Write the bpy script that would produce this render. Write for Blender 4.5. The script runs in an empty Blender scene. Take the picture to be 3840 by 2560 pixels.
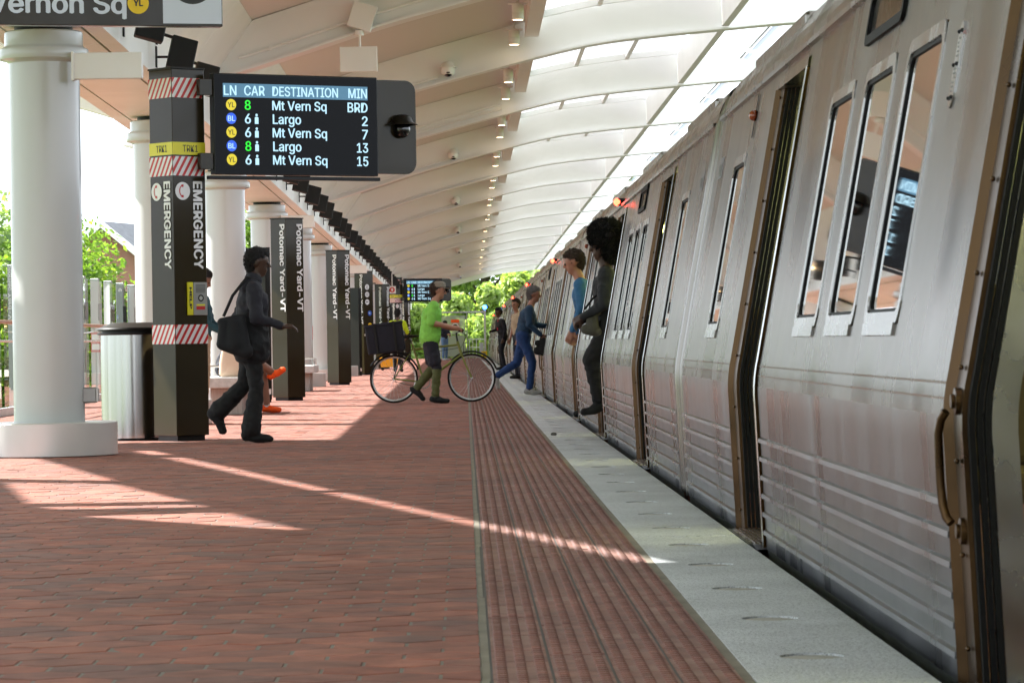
import bpy, bmesh, math, random
import numpy as np
from mathutils import Vector, Matrix, noise as mnoise
R = math.radians
random.seed(7)
SC = bpy.context.scene
COL = SC.collection

# ------------------------------------------------------------------ camera
cam_d = bpy.data.cameras.new('camera')
cam = bpy.data.objects.new('camera', cam_d); COL.objects.link(cam)
cam_d.sensor_width = 36.0
cam_d.lens = 117.86
cam_d.shift_x = 0.0455
cam_d.shift_y = -0.0004
cam_d.clip_start = 0.05; cam_d.clip_end = 3000
cam.matrix_world = Matrix.Translation((0, 0, 0.87)) @ Matrix.Rotation(R(90), 4, 'X') @ Matrix.Rotation(R(-0.9), 4, 'Z')
SC.camera = cam
cam_d.dof.use_dof = True
cam_d.dof.focus_distance = 30.0
cam_d.dof.aperture_fstop = 20.0

# ------------------------------------------------------------------ light
SUN = Vector((1.0, -0.6, -1.04)).normalized()
sd = bpy.data.lights.new('sun', 'SUN'); sd.energy = 4.5; sd.angle = R(0.53); sd.color = (1.0, 0.97, 0.925)
so = bpy.data.objects.new('sun', sd); COL.objects.link(so)
so.rotation_euler = SUN.to_track_quat('-Z', 'Y').to_euler(); so.location = (-30, 40, 40)
W = bpy.data.worlds.new('World'); SC.world = W; W.use_nodes = True
nt = W.node_tree; nt.nodes.clear()
sky = nt.nodes.new('ShaderNodeTexSky'); sky.sky_type = 'NISHITA'; sky.sun_disc = False
sky.sun_elevation = math.asin(-SUN.z); sky.sun_rotation = R(59); sky.dust_density = 2.5; sky.air_density = 1.0
tc = nt.nodes.new('ShaderNodeTexCoord')
nz = nt.nodes.new('ShaderNodeTexNoise'); nz.inputs['Scale'].default_value = 2.6; nz.inputs['Detail'].default_value = 6; nz.inputs['Roughness'].default_value = .6
rp = nt.nodes.new('ShaderNodeValToRGB'); rp.color_ramp.elements[0].position = .25; rp.color_ramp.elements[1].position = .55
rp.color_ramp.elements[0].color = (.55, .55, .55, 1)
mx = nt.nodes.new('ShaderNodeMixRGB'); mx.inputs[2].default_value = (10.6, 11.6, 12.9, 1)
bg = nt.nodes.new('ShaderNodeBackground'); bg.inputs['Strength'].default_value = 0.057
wo = nt.nodes.new('ShaderNodeOutputWorld')
nt.links.new(tc.outputs['Generated'], nz.inputs['Vector']); nt.links.new(nz.outputs['Fac'], rp.inputs[0])
nt.links.new(rp.outputs[0], mx.inputs[0]); nt.links.new(sky.outputs[0], mx.inputs[1])
nt.links.new(mx.outputs[0], bg.inputs[0]); nt.links.new(bg.outputs[0], wo.inputs[0])
vs = SC.view_settings; vs.view_transform = 'Standard'; vs.look = 'None'; vs.gamma = 1; vs.use_curve_mapping = False
vs.exposure = 1.95
SC.cycles.max_bounces = 8; SC.cycles.diffuse_bounces = 4; SC.cycles.glossy_bounces = 4; SC.cycles.transmission_bounces = 6
SC.cycles.transparent_max_bounces = 48; SC.cycles.use_denoising = True; SC.cycles.caustics_reflective = False; SC.cycles.caustics_refractive = False
SC.cycles.sample_clamp_indirect = 8

# ------------------------------------------------------------------ materials
MATS = {}
def newmat(name):
    m = bpy.data.materials.new(name); m.use_nodes = True; MATS[name] = m
    n = m.node_tree.nodes; b = n['Principled BSDF']
    return m, m.node_tree, b
def mat(name, col, rough=.5, metal=0., spec=.5, coat=0., var=.0, vscale=6., bump=0., bscale=40., emit=None, estr=1., stretch=None, rvar=0.):
    m, t, b = newmat(name)
    L = t.links.new
    b.inputs['Base Color'].default_value = (*col, 1); b.inputs['Roughness'].default_value = rough
    b.inputs['Metallic'].default_value = metal; b.inputs['Specular IOR Level'].default_value = spec
    b.inputs['Coat Weight'].default_value = coat; b.inputs['Coat Roughness'].default_value = .08
    if emit: b.inputs['Emission Color'].default_value = (*emit, 1); b.inputs['Emission Strength'].default_value = estr
    if var or bump or rvar:
        c = t.nodes.new('ShaderNodeTexCoord'); mp = t.nodes.new('ShaderNodeMapping'); L(c.outputs['Object'], mp.inputs[0])
        if stretch: mp.inputs['Scale'].default_value = stretch
        if var or rvar:
            q = t.nodes.new('ShaderNodeTexNoise'); q.inputs['Scale'].default_value = vscale; q.inputs['Detail'].default_value = 5; L(mp.outputs[0], q.inputs['Vector'])
        if var:
            mr = t.nodes.new('ShaderNodeMapRange'); mr.inputs[1].default_value = .3; mr.inputs[2].default_value = .7
            mr.inputs[3].default_value = 1 - var; mr.inputs[4].default_value = 1 + var; L(q.outputs['Fac'], mr.inputs[0])
            vm = t.nodes.new('ShaderNodeVectorMath'); vm.operation = 'SCALE'; vm.inputs[0].default_value = col; L(mr.outputs[0], vm.inputs['Scale']); L(vm.outputs[0], b.inputs['Base Color'])
        if rvar:
            mr = t.nodes.new('ShaderNodeMapRange'); mr.inputs[1].default_value = .3; mr.inputs[2].default_value = .7
            mr.inputs[3].default_value = max(.02, rough - rvar); mr.inputs[4].default_value = rough + rvar; L(q.outputs['Fac'], mr.inputs[0]); L(mr.outputs[0], b.inputs['Roughness'])
        if bump:
            q2 = t.nodes.new('ShaderNodeTexNoise'); q2.inputs['Scale'].default_value = bscale; q2.inputs['Detail'].default_value = 3; L(mp.outputs[0], q2.inputs['Vector'])
            bp = t.nodes.new('ShaderNodeBump'); bp.inputs['Strength'].default_value = bump; bp.inputs['Distance'].default_value = .01
            L(q2.outputs['Fac'], bp.inputs['Height']); L(bp.outputs[0], b.inputs['Normal'])
    return m
def paver_mat(name, cols, rough=.75, grime=.25):
    """colour differs from piece to piece (object random + island random)"""
    m, t, b = newmat(name); L = t.links.new
    oi = t.nodes.new('ShaderNodeObjectInfo'); ge = t.nodes.new('ShaderNodeNewGeometry')
    ad = t.nodes.new('ShaderNodeMath'); ad.operation = 'ADD'; L(oi.outputs['Random'], ad.inputs[0]); L(ge.outputs['Random Per Island'], ad.inputs[1])
    fr = t.nodes.new('ShaderNodeMath'); fr.operation = 'FRACT'; L(ad.outputs[0], fr.inputs[0])
    cr = t.nodes.new('ShaderNodeValToRGB'); cr.color_ramp.interpolation = 'LINEAR'
    el = cr.color_ramp.elements
    while len(el) < len(cols): el.new(.5)
    for i, c in enumerate(cols): el[i].position = i / (len(cols) - 1); el[i].color = (*c, 1)
    L(fr.outputs[0], cr.inputs[0])
    q = t.nodes.new('ShaderNodeTexNoise'); q.inputs['Scale'].default_value = 9; q.inputs['Detail'].default_value = 6
    L(ge.outputs['Position'], q.inputs['Vector'])
    q2 = t.nodes.new('ShaderNodeTexNoise'); q2.inputs['Scale'].default_value = .7; q2.inputs['Detail'].default_value = 4
    L(ge.outputs['Position'], q2.inputs['Vector'])
    mr = t.nodes.new('ShaderNodeMapRange'); mr.inputs[1].default_value = .3; mr.inputs[2].default_value = .7; mr.inputs[3].default_value = 1 - grime; mr.inputs[4].default_value = 1 + grime
    L(q.outputs['Fac'], mr.inputs[0])
    mr2 = t.nodes.new('ShaderNodeMapRange'); mr2.inputs[1].default_value = .3; mr2.inputs[2].default_value = .7; mr2.inputs[3].default_value = .85; mr2.inputs[4].default_value = 1.15
    L(q2.outputs['Fac'], mr2.inputs[0])
    mu0 = t.nodes.new('ShaderNodeMath'); mu0.operation = 'MULTIPLY'; L(mr.outputs[0], mu0.inputs[0]); L(mr2.outputs[0], mu0.inputs[1])
    vo = t.nodes.new('ShaderNodeTexVoronoi'); vo.inputs['Scale'].default_value = 1.1; vo.inputs['Randomness'].default_value = 1; L(ge.outputs['Position'], vo.inputs['Vector'])
    ms_ = t.nodes.new('ShaderNodeMapRange'); ms_.inputs[1].default_value = .02; ms_.inputs[2].default_value = .05; ms_.inputs[3].default_value = .55; ms_.inputs[4].default_value = 1; L(vo.outputs['Distance'], ms_.inputs[0])
    q9 = t.nodes.new('ShaderNodeTexNoise'); q9.inputs['Scale'].default_value = 2.3; q9.inputs['Detail'].default_value = 7; q9.inputs['Roughness'].default_value = .7; L(ge.outputs['Position'], q9.inputs['Vector'])
    m9 = t.nodes.new('ShaderNodeMapRange'); m9.inputs[1].default_value = .55; m9.inputs[2].default_value = .72; m9.inputs[3].default_value = 1; m9.inputs[4].default_value = 1.45; L(q9.outputs['Fac'], m9.inputs[0])
    mu1 = t.nodes.new('ShaderNodeMath'); mu1.operation = 'MULTIPLY'; L(ms_.outputs[0], mu1.inputs[0]); L(m9.outputs[0], mu1.inputs[1])
    mu = t.nodes.new('ShaderNodeMath'); mu.operation = 'MULTIPLY'; L(mu0.outputs[0], mu.inputs[0]); L(mu1.outputs[0], mu.inputs[1])
    vm = t.nodes.new('ShaderNodeVectorMath'); vm.operation = 'SCALE'; L(cr.outputs[0], vm.inputs[0]); L(mu.outputs[0], vm.inputs['Scale'])
    L(vm.outputs[0], b.inputs['Base Color']); b.inputs['Roughness'].default_value = rough
    q3 = t.nodes.new('ShaderNodeTexNoise'); q3.inputs['Scale'].default_value = 140; q3.inputs['Detail'].default_value = 2; L(ge.outputs['Position'], q3.inputs['Vector'])
    bp = t.nodes.new('ShaderNodeBump'); bp.inputs['Strength'].default_value = .35; bp.inputs['Distance'].default_value = .004; L(q3.outputs['Fac'], bp.inputs['Height']); L(bp.outputs[0], b.inputs['Normal'])
    return m
def steel_mat(name, col, rough, streak=.25, sx=(1, 1, 1), vs=3., bumpy=True):
    """brushed stainless with soft vertical streaks and slightly wavy sheet"""
    m, t, b = newmat(name); L = t.links.new
    c = t.nodes.new('ShaderNodeTexCoord'); mp = t.nodes.new('ShaderNodeMapping'); mp.inputs['Scale'].default_value = sx; L(c.outputs['Object'], mp.inputs[0])
    q = t.nodes.new('ShaderNodeTexNoise'); q.inputs['Scale'].default_value = vs; q.inputs['Detail'].default_value = 6; L(mp.outputs[0], q.inputs['Vector'])
    mr = t.nodes.new('ShaderNodeMapRange'); mr.inputs[1].default_value = .3; mr.inputs[2].default_value = .7; mr.inputs[3].default_value = 1 - streak; mr.inputs[4].default_value = 1 + streak * .6; L(q.outputs['Fac'], mr.inputs[0])
    vm = t.nodes.new('ShaderNodeVectorMath'); vm.operation = 'SCALE'; vm.inputs[0].default_value = col; L(mr.outputs[0], vm.inputs['Scale']); L(vm.outputs[0], b.inputs['Base Color'])
    mr2 = t.nodes.new('ShaderNodeMapRange'); mr2.inputs[1].default_value = .3; mr2.inputs[2].default_value = .7; mr2.inputs[3].default_value = rough * .75; mr2.inputs[4].default_value = rough * 1.3; L(q.outputs['Fac'], mr2.inputs[0]); L(mr2.outputs[0], b.inputs['Roughness'])
    b.inputs['Metallic'].default_value = 1.0
    q2 = t.nodes.new('ShaderNodeTexNoise'); q2.inputs['Scale'].default_value = 2.2; q2.inputs['Detail'].default_value = 2; L(mp.outputs[0], q2.inputs['Vector'])
    bp = t.nodes.new('ShaderNodeBump'); bp.inputs['Strength'].default_value = .0035; bp.inputs['Distance'].default_value = .03; L(q2.outputs['Fac'], bp.inputs['Height'])
    if bumpy: L(bp.outputs[0], b.inputs['Normal'])
    return m
def glass_mat(name, tint, ior=1.5, rough=.0):
    m = bpy.data.materials.new(name); m.use_nodes = True; MATS[name] = m; t = m.node_tree; t.nodes.clear(); L = t.links.new
    fr = t.nodes.new('ShaderNodeFresnel'); fr.inputs['IOR'].default_value = ior
    tr = t.nodes.new('ShaderNodeBsdfTransparent'); tr.inputs[0].default_value = (*tint, 1)
    gl = t.nodes.new('ShaderNodeBsdfGlossy'); gl.inputs['Roughness'].default_value = rough; gl.inputs[0].default_value = (1, 1, 1, 1)
    ms = t.nodes.new('ShaderNodeMixShader'); o = t.nodes.new('ShaderNodeOutputMaterial')
    L(fr.outputs[0], ms.inputs[0]); L(tr.outputs[0], ms.inputs[1]); L(gl.outputs[0], ms.inputs[2]); L(ms.outputs[0], o.inputs[0])
    return m
def translucent_mat(name, col, fac_tr=.35):
    m = bpy.data.materials.new(name); m.use_nodes = True; MATS[name] = m; t = m.node_tree; t.nodes.clear(); L = t.links.new
    a = t.nodes.new('ShaderNodeBsdfTranslucent'); a.inputs[0].default_value = (*col, 1)
    tr = t.nodes.new('ShaderNodeBsdfTransparent'); tr.inputs[0].default_value = (.95, .97, .97, 1)
    ms = t.nodes.new('ShaderNodeMixShader'); ms.inputs[0].default_value = fac_tr; o = t.nodes.new('ShaderNodeOutputMaterial')
    L(a.outputs[0], ms.inputs[1]); L(tr.outputs[0], ms.inputs[2]); L(ms.outputs[0], o.inputs[0]); return m
def leaf_mat(name, c1, c2):
    m, t, b = newmat(name); L = t.links.new
    ge = t.nodes.new('ShaderNodeNewGeometry'); cr = t.nodes.new('ShaderNodeValToRGB')
    cr.color_ramp.elements[0].color = (*c1, 1); cr.color_ramp.elements[1].color = (*c2, 1)
    L(ge.outputs['Random Per Island'], cr.inputs[0]); L(cr.outputs[0], b.inputs['Base Color'])
    b.inputs['Roughness'].default_value = .55
    tl = t.nodes.new('ShaderNodeBsdfTranslucent'); vm = t.nodes.new('ShaderNodeVectorMath'); vm.operation = 'MULTIPLY'; vm.inputs[1].default_value = (1.5, 1.6, .7)
    L(cr.outputs[0], vm.inputs[0]); L(vm.outputs[0], tl.inputs[0])
    ms = t.nodes.new('ShaderNodeMixShader'); ms.inputs[0].default_value = .55; o = t.nodes['Material Output']
    L(b.outputs[0], ms.inputs[1]); L(tl.outputs[0], ms.inputs[2]); L(ms.outputs[0], o.inputs[0]); return m

paver_mat('hex_paver', [(.275, .092, .058), (.205, .084, .061), (.305, .117, .078), (.235, .074, .046), (.175, .088, .072), (.285, .100, .064)])
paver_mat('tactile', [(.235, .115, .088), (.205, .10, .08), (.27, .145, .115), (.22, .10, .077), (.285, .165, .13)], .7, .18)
paver_mat('tactile_dome_shade', [(.175, .062, .043), (.15, .055, .04), (.195, .07, .052), (.16, .053, .038)], .6, .15)  # dome sides painted darker for their shade; tops keep the dusty tile tone
mat('mortar', (.20, .19, .165), .9, var=.15, vscale=8)
mat('joint_sealant', (.21, .185, .14), .8, var=.2, vscale=5, bump=.3)
mat('grey_joint', (.11, .105, .10), .8)
def granite():
    m, t, b = newmat('granite'); L = t.links.new
    ge = t.nodes.new('ShaderNodeNewGeometry')
    v = t.nodes.new('ShaderNodeTexVoronoi'); v.inputs['Scale'].default_value = 210; L(ge.outputs['Position'], v.inputs['Vector'])
    sp = t.nodes.new('ShaderNodeSeparateColor'); L(v.outputs['Color'], sp.inputs[0])
    cr = t.nodes.new('ShaderNodeValToRGB'); el = cr.color_ramp.elements; el[0].color = (.20, .205, .21, 1); el[0].position = .0; el[1].color = (.56, .585, .60, 1); el[1].position = .22
    e = el.new(1.); e.color = (.70, .73, .745, 1)
    L(sp.outputs[0], cr.inputs[0])
    q = t.nodes.new('ShaderNodeTexNoise'); q.inputs['Scale'].default_value = 1.6; q.inputs['Detail'].default_value = 6; L(ge.outputs['Position'], q.inputs['Vector'])
    mr = t.nodes.new('ShaderNodeMapRange'); mr.inputs[1].default_value = .35; mr.inputs[2].default_value = .65; mr.inputs[3].default_value = .84; mr.inputs[4].default_value = 1.06; L(q.outputs['Fac'], mr.inputs[0])
    vm = t.nodes.new('ShaderNodeVectorMath'); vm.operation = 'SCALE'; L(cr.outputs[0], vm.inputs[0]); L(mr.outputs[0], vm.inputs['Scale']); L(vm.outputs[0], b.inputs['Base Color'])
    b.inputs['Roughness'].default_value = .7
    q3 = t.nodes.new('ShaderNodeTexNoise'); q3.inputs['Scale'].default_value = 90; q3.inputs['Detail'].default_value = 3; L(ge.outputs['Position'], q3.inputs['Vector'])
    bp = t.nodes.new('ShaderNodeBump'); bp.inputs['Strength'].default_value = .5; bp.inputs['Distance'].default_value = .006; L(q3.outputs['Fac'], bp.inputs['Height']); L(bp.outputs[0], b.inputs['Normal'])
granite()
mat('lens', (.27, .25, .165), .4, coat=.1, var=.25, vscale=12)
mat('concrete', (.33, .32, .30), .85, var=.15, vscale=2, bump=.3, bscale=30)
mat('dark_concrete', (.10, .095, .09), .9, var=.2, vscale=2)
mat('gravel', (.20, .185, .165), .95, var=.35, vscale=8, bump=.8, bscale=14)
mat('grassland', (.10, .14, .045), .95, var=.35, vscale=.4, bump=.4, bscale=6)
mat('white_paint', (.88, .87, .845), .38, var=.035, vscale=1.5, rvar=.06)
mat('rib_paint', (.86, .85, .825), .4, var=.03, vscale=1.2)
mat('column_paint', (.52, .535, .52), .27, coat=.25, var=.012, vscale=2.)
mat('cladding', (.86, .85, .825), .4, var=.05, vscale=1.2)
mat('base_metal', (.62, .61, .585), .32, metal=.35, var=.05, vscale=2, rvar=.06)
def deck():
    m, t, b = newmat('deck'); L = t.links.new
    b.inputs['Base Color'].default_value = (.70, .655, .615, 1); b.inputs['Roughness'].default_value = .5
    ge = t.nodes.new('ShaderNodeNewGeometry'); w = t.nodes.new('ShaderNodeTexWave'); w.bands_direction = 'Y'; w.inputs['Scale'].default_value = 1.6; w.wave_profile = 'SAW'
    L(ge.outputs['Position'], w.inputs['Vector'])
    bp = t.nodes.new('ShaderNodeBump'); bp.inputs['Strength'].default_value = .5; bp.inputs['Distance'].default_value = .02; L(w.outputs['Fac'], bp.inputs['Height']); L(bp.outputs[0], b.inputs['Normal'])
deck()
translucent_mat('skylight_glass', (.43, .435, .44), .18); translucent_mat('outer_glass', (.52, .54, .56), .30)
glass_mat('clear_glass', (.96, .99, .975))
glass_mat('train_glass', (.13, .135, .13), 1.52, .02)
mat('green_glass_edge', (.10, .28, .22), .1)
mat('pylon_paint', (.027, .020, .0085), .2, spec=.27, rvar=.05, vscale=3)
mat('pylon_dark', (.009, .0075, .0055), .35, spec=.2)
mat('black', (.005, .005, .005), .45, spec=.3)
mat('black_gloss', (.006, .006, .007), .08, coat=.5)
mat('flood_black', (.010, .010, .0095), .55, spec=.3)
mat('rubber', (.0035, .0035, .0035), .6, spec=.2)
mat('white_print', (.80, .80, .79), .5)
mat('black_print', (.02, .02, .018), .5)
mat('red_print', (.52, .012, .012), .45)
mat('yellow_print', (.72, .66, .012), .45)
mat('yl_yellow', (.80, .53, .0), .45)
mat('bl_blue', (.012, .10, .52), .45)
mat('sign_white', (.62, .66, .72), .5)
mat('screen_black', (.002, .002, .003), .08, spec=.10)
mat('screen_text', (.0, .0, .0), .3, emit=(.46, .74, .90), estr=.34)
mat('screen_bar', (.0, .0, .0), .3, emit=(.045, .145, .235), estr=.36)
mat('screen_green', (.0, .0, .0), .3, emit=(.0, .75, .01), estr=.38)
mat('screen_yellow', (.0, .0, .0), .3, emit=(.60, .48, .0), estr=.36)
mat('screen_blue', (.0, .0, .0), .3, emit=(.005, .07, .55), estr=.42)
mat('screen_ink', (.003, .003, .003), .3)
steel_mat('car_steel', (.215, .20, .177), .27, .06, (2.0, 1.1, .16), 1.8)
steel_mat('car_steel_low', (.225, .232, .24), .30, .06, (2.0, 1.2, .10), 1.6, False)
steel_mat('bright_steel', (.50, .50, .49), .26, .12, (1, 1, 1), 4)
steel_mat('can_steel', (.46, .455, .445), .16, .08, (14, 14, .05), 2.)
mat('bronze', (.072, .038, .013), .36, metal=.75, var=.35, vscale=5, rvar=.12)
mat('skirt', (.10, .105, .11), .5, metal=.4, var=.25, vscale=2, stretch=(1, 3, .3))
mat('underframe', (.015, .014, .013), .8)
mat('interior_wall', (.42, .40, .34), .5)
mat('interior_floor', (.16, .05, .035), .8)
mat('interior_seat', (.10, .07, .03), .7)
mat('red_lamp', (.3, .0, .0), .3, emit=(1., .035, .015), estr=6.)
mat('amber_lens', (.30, .055, .015), .15, coat=.6)
mat('blue_lamp', (.0, .02, .3), .3, emit=(.02, .16, 1.), estr=9.)
mat('warm_lamp', (.4, .3, .2), .3, emit=(1., .72, .42), estr=3.2)
mat('cabin_lamp', (.4, .4, .3), .3, emit=(1., 1., .30), estr=3.6)
mat('strip_lamp', (.4, .3, .2), .3, emit=(1., .62, .28), estr=1.6)
mat('tree_bark', (.10, .075, .055), .9, bump=.6, bscale=12)
leaf_mat('leaf_bright', (.17, .25, .07), (.40, .48, .18))
leaf_mat('leaf_near', (.075, .145, .024), (.215, .32, .055))
leaf_mat('leaf_mid', (.14, .22, .07), (.34, .43, .16))
leaf_mat('leaf_dark', (.10, .17, .06), (.26, .35, .13))
def brickwall():
    m, t, b = newmat('house_brick'); L = t.links.new
    c = t.nodes.new('ShaderNodeTexCoord'); mp = t.nodes.new('ShaderNodeMapping'); mp.inputs['Rotation'].default_value = (R(90), 0, 0); L(c.outputs['Object'], mp.inputs[0])
    br = t.nodes.new('ShaderNodeTexBrick'); br.inputs['Scale'].default_value = 4; br.inputs['Color1'].default_value = (.30, .115, .07, 1); br.inputs['Color2'].default_value = (.24, .09, .06, 1); br.inputs['Mortar'].default_value = (.34, .28, .24, 1); br.inputs['Mortar Size'].default_value = .02
    L(mp.outputs[0], br.inputs['Vector']); L(br.outputs[0], b.inputs['Base Color']); b.inputs['Roughness'].default_value = .9
brickwall()
mat('roof_shingle', (.13, .135, .15), .85, var=.2, vscale=3)
mat('trim_white', (.75, .74, .70), .6)
mat('wood_rail', (.30, .14, .075), .45, var=.2, vscale=8)
mat('grey_metal', (.30, .30, .29), .4, metal=.5)
mat('fin_grey', (.36, .365, .35), .45, metal=.3)
mat('galvanised', (.50, .52, .53), .45, metal=.6, var=.1, vscale=6)
mat('frosted', (.58, .60, .56), .5); translucent_mat('frosted_panel', (.55, .58, .50), .45)
mat('bench_stone', (.46, .455, .44), .8, var=.15, vscale=20, bump=.7, bscale=25)
mat('bench_leg', (.36, .33, .30), .7, var=.15, vscale=10, stretch=(6, 6, .5))
mat('bucket_yellow', (.75, .36, .005), .4)
mat('canvas', (.62, .47, .35), .85, bump=.3, bscale=60)
# clothing / bodies
for n_, c_ in dict(skin_light=(.36, .175, .115), skin_mid=(.21, .10, .06), skin_dark=(.085, .040, .023), skin_brown=(.06, .03, .018)).items(): mat(n_, c_, .5)
for n_, c_ in dict(hair_black=(.008, .007, .007), hair_brown=(.035, .022, .014), hair_grey=(.15, .14, .135), c_black=(.0032, .0032, .0036), c_coat=(.006, .0068, .0085), c_plaid=(.014, .014, .021), c_navy=(.006, .0068, .015), c_suit=(.005, .005, .009), c_denim=(.010, .042, .145), c_denim_pale=(.10, .19, .33), c_bluejkt=(.012, .042, .088), c_blueshirt=(.028, .13, .27), c_teal=(.007, .045, .060), c_lime=(.19, .50, .065), c_olive=(.075, .085, .026), c_hivis=(.48, .60, .008), c_reflect=(.55, .55, .50), c_white=(.70, .70, .69), c_greyshoe=(.36, .36, .34), c_orange=(.90, .10, .008), c_hat=(.20, .17, .13), c_tan=(.42, .33, .22), c_redtie=(.30, .01, .02), c_sock=(.03, .01, .015), c_camo=(.085, .082, .062), c_pattern=(.016, .019, .022), sole=(.12, .13, .14)).items():
    mat(n_, c_, .85, var=.16, vscale=16, bump=.5, bscale=22)

# ------------------------------------------------------------------ builders
def tag(o, label=None, cat=None, group=None, kind=None):
    if label: o['label'] = label
    if cat: o['category'] = cat
    if group: o['group'] = group
    if kind: o['kind'] = kind
    return o
def thing(name, loc, label, cat, group=None, rz=0):
    o = bpy.data.objects.new(name, None); COL.objects.link(o); o.location = loc; o.rotation_euler = (0, 0, rz)
    o.empty_display_size = .2
    return tag(o, label, cat, group)
def link(name, me, parent=None, loc=(0, 0, 0), rot=(0, 0, 0), label=None):
    o = bpy.data.objects.new(name, me); COL.objects.link(o); o.location = loc; o.rotation_euler = rot
    if parent: o.parent = parent
    if label: o['label'] = label
    return o
def copy_tree(o, parent=None):
    c = o.copy(); COL.objects.link(c); c.parent = parent
    for ch in list(o.children): copy_tree(ch, c)
    return c
class MB:
    def __init__(s): s.v = []; s.f = []; s.m = []; s.sm = []; s.mats = []
    def mi(s, m):
        if m not in s.mats: s.mats.append(m)
        return s.mats.index(m)
    def add(s, vs, fs, m, smooth=False):
        b = len(s.v); s.v += [tuple(v) for v in vs]; k = s.mi(m)
        for f in fs: s.f.append(tuple(b + i for i in f)); s.m.append(k); s.sm.append(smooth)
        return s
    def box(s, x0, x1, y0, y1, z0, z1, m, M=None, c=0.):
        if c > 0:
            c = min(c, .45 * min(abs(x1 - x0), abs(y1 - y0), abs(z1 - z0)))
            bm = bmesh.new(); bmesh.ops.create_cube(bm, size=1)
            for v in bm.verts: v.co = Vector(((x0 + x1) / 2 + v.co.x * (x1 - x0), (y0 + y1) / 2 + v.co.y * (y1 - y0), (z0 + z1) / 2 + v.co.z * (z1 - z0)))
            bmesh.ops.bevel(bm, geom=bm.edges[:], offset=c, segments=2 if c > .012 else 1, affect='EDGES', profile=.5)
            bmesh.ops.recalc_face_normals(bm, faces=bm.faces[:])
            bm.verts.index_update(); vs = [v.co.copy() for v in bm.verts]; fs = [[v.index for v in f.verts] for f in bm.faces]; bm.free()
        else:
            vs = [Vector(p) for p in ((x0, y0, z0), (x1, y0, z0), (x1, y1, z0), (x0, y1, z0), (x0, y0, z1), (x1, y0, z1), (x1, y1, z1), (x0, y1, z1))]
            fs = [(3, 2, 1, 0), (4, 5, 6, 7), (0, 1, 5, 4), (1, 2, 6, 5), (2, 3, 7, 6), (3, 0, 4, 7)]
        if M is not None: vs = [M @ v for v in vs]
        return s.add(vs, fs, m)
    def tube(s, pts, r, m, n=10, cap=True, r1=None):
        pts = [Vector(p) for p in pts]; vs = []; fs = []
        up = None
        for i, p in enumerate(pts):
            d = (pts[min(i + 1, len(pts) - 1)] - pts[max(i - 1, 0)]).normalized()
            if up is None: up = Vector((0, 0, 1)) if abs(d.z) < .9 else Vector((1, 0, 0))
            a = (up - d * up.dot(d)).normalized(); b = d.cross(a); up = a
            rr = r if r1 is None else r + (r1 - r) * i / (len(pts) - 1)
            if isinstance(r, (list, tuple)): rr = r[i]
            for k in range(n):
                t = 2 * math.pi * k / n; vs.append(p + (a * math.cos(t) + b * math.sin(t)) * rr)
        for i in range(len(pts) - 1):
            for k in range(n): fs.append((i * n + k, i * n + (k + 1) % n, (i + 1) * n + (k + 1) % n, (i + 1) * n + k))
        s.add(vs, fs, m, True)
        if cap:
            L = len(pts); s.add(vs[:n], [tuple(range(n))[::-1]], m); s.add(vs[(L - 1) * n:], [tuple(range(n))], m)
        return s
    def lathe(s, prof, m, n=32, c=(0, 0, 0), ax='z', smooth=True):
        vs = []; fs = []
        for (r, z) in prof:
            for k in range(n):
                t = 2 * math.pi * k / n; p = (r * math.cos(t), r * math.sin(t), z)
                if ax == 'x': p = (z, p[0], p[1])
                if ax == 'y': p = (p[0], z, p[1])
                vs.append((p[0] + c[0], p[1] + c[1], p[2] + c[2]))
        for i in range(len(prof) - 1):
            for k in range(n): fs.append((i * n + k, i * n + (k + 1) % n, (i + 1) * n + (k + 1) % n, (i + 1) * n + k))
        return s.add(vs, fs, m, smooth)
    def prism(s, poly, a0, a1, m, axis='y', M=None):
        """poly in the two other axes, extruded along axis"""
        n = len(poly); vs = []
        for a in (a0, a1):
            for (p, q) in poly:
                vs.append(Vector((p, a, q)) if axis == 'y' else Vector((a, p, q)) if axis == 'x' else Vector((p, q, a)))
        fs = [tuple(range(n)), tuple(range(2 * n - 1, n - 1, -1))] + [(i, i + n, (i + 1) % n + n, (i + 1) % n) for i in range(n)]
        if M is not None: vs = [M @ v for v in vs]
        return s.add(vs, fs, m)
    def sphere(s, c, r, m, seg=16, rings=10, sc=(1, 1, 1)):
        vs = []; fs = []
        for i in range(rings + 1):
            a = math.pi * i / rings
            for k in range(seg):
                t = 2 * math.pi * k / seg; vs.append((c[0] + r * sc[0] * math.sin(a) * math.cos(t), c[1] + r * sc[1] * math.sin(a) * math.sin(t), c[2] + r * sc[2] * math.cos(a)))
        for i in range(rings):
            for k in range(seg): fs.append((i * seg + k, (i + 1) * seg + k, (i + 1) * seg + (k + 1) % seg, i * seg + (k + 1) % seg))
        return s.add(vs, fs, m, True)
    def mesh(s, name, recalc=True):
        me = bpy.data.meshes.new(name); me.from_pydata(s.v, [], s.f)
        for m in s.mats: me.materials.append(MATS[m])
        me.polygons.foreach_set('material_index', s.m); me.polygons.foreach_set('use_smooth', s.sm)
        me.update()
        if recalc:
            bm = bmesh.new(); bm.from_mesh(me); bmesh.ops.remove_doubles(bm, verts=bm.verts[:], dist=1e-5); bmesh.ops.recalc_face_normals(bm, faces=bm.faces[:]); bm.to_mesh(me); bm.free()
            if any(s.sm): me.set_sharp_from_angle(angle=R(38))
        return me
    def build(s, name, parent=None, loc=(0, 0, 0), rot=(0, 0, 0), label=None, recalc=True):
        return link(name, s.mesh(name, recalc), parent, loc, rot, label)
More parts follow.
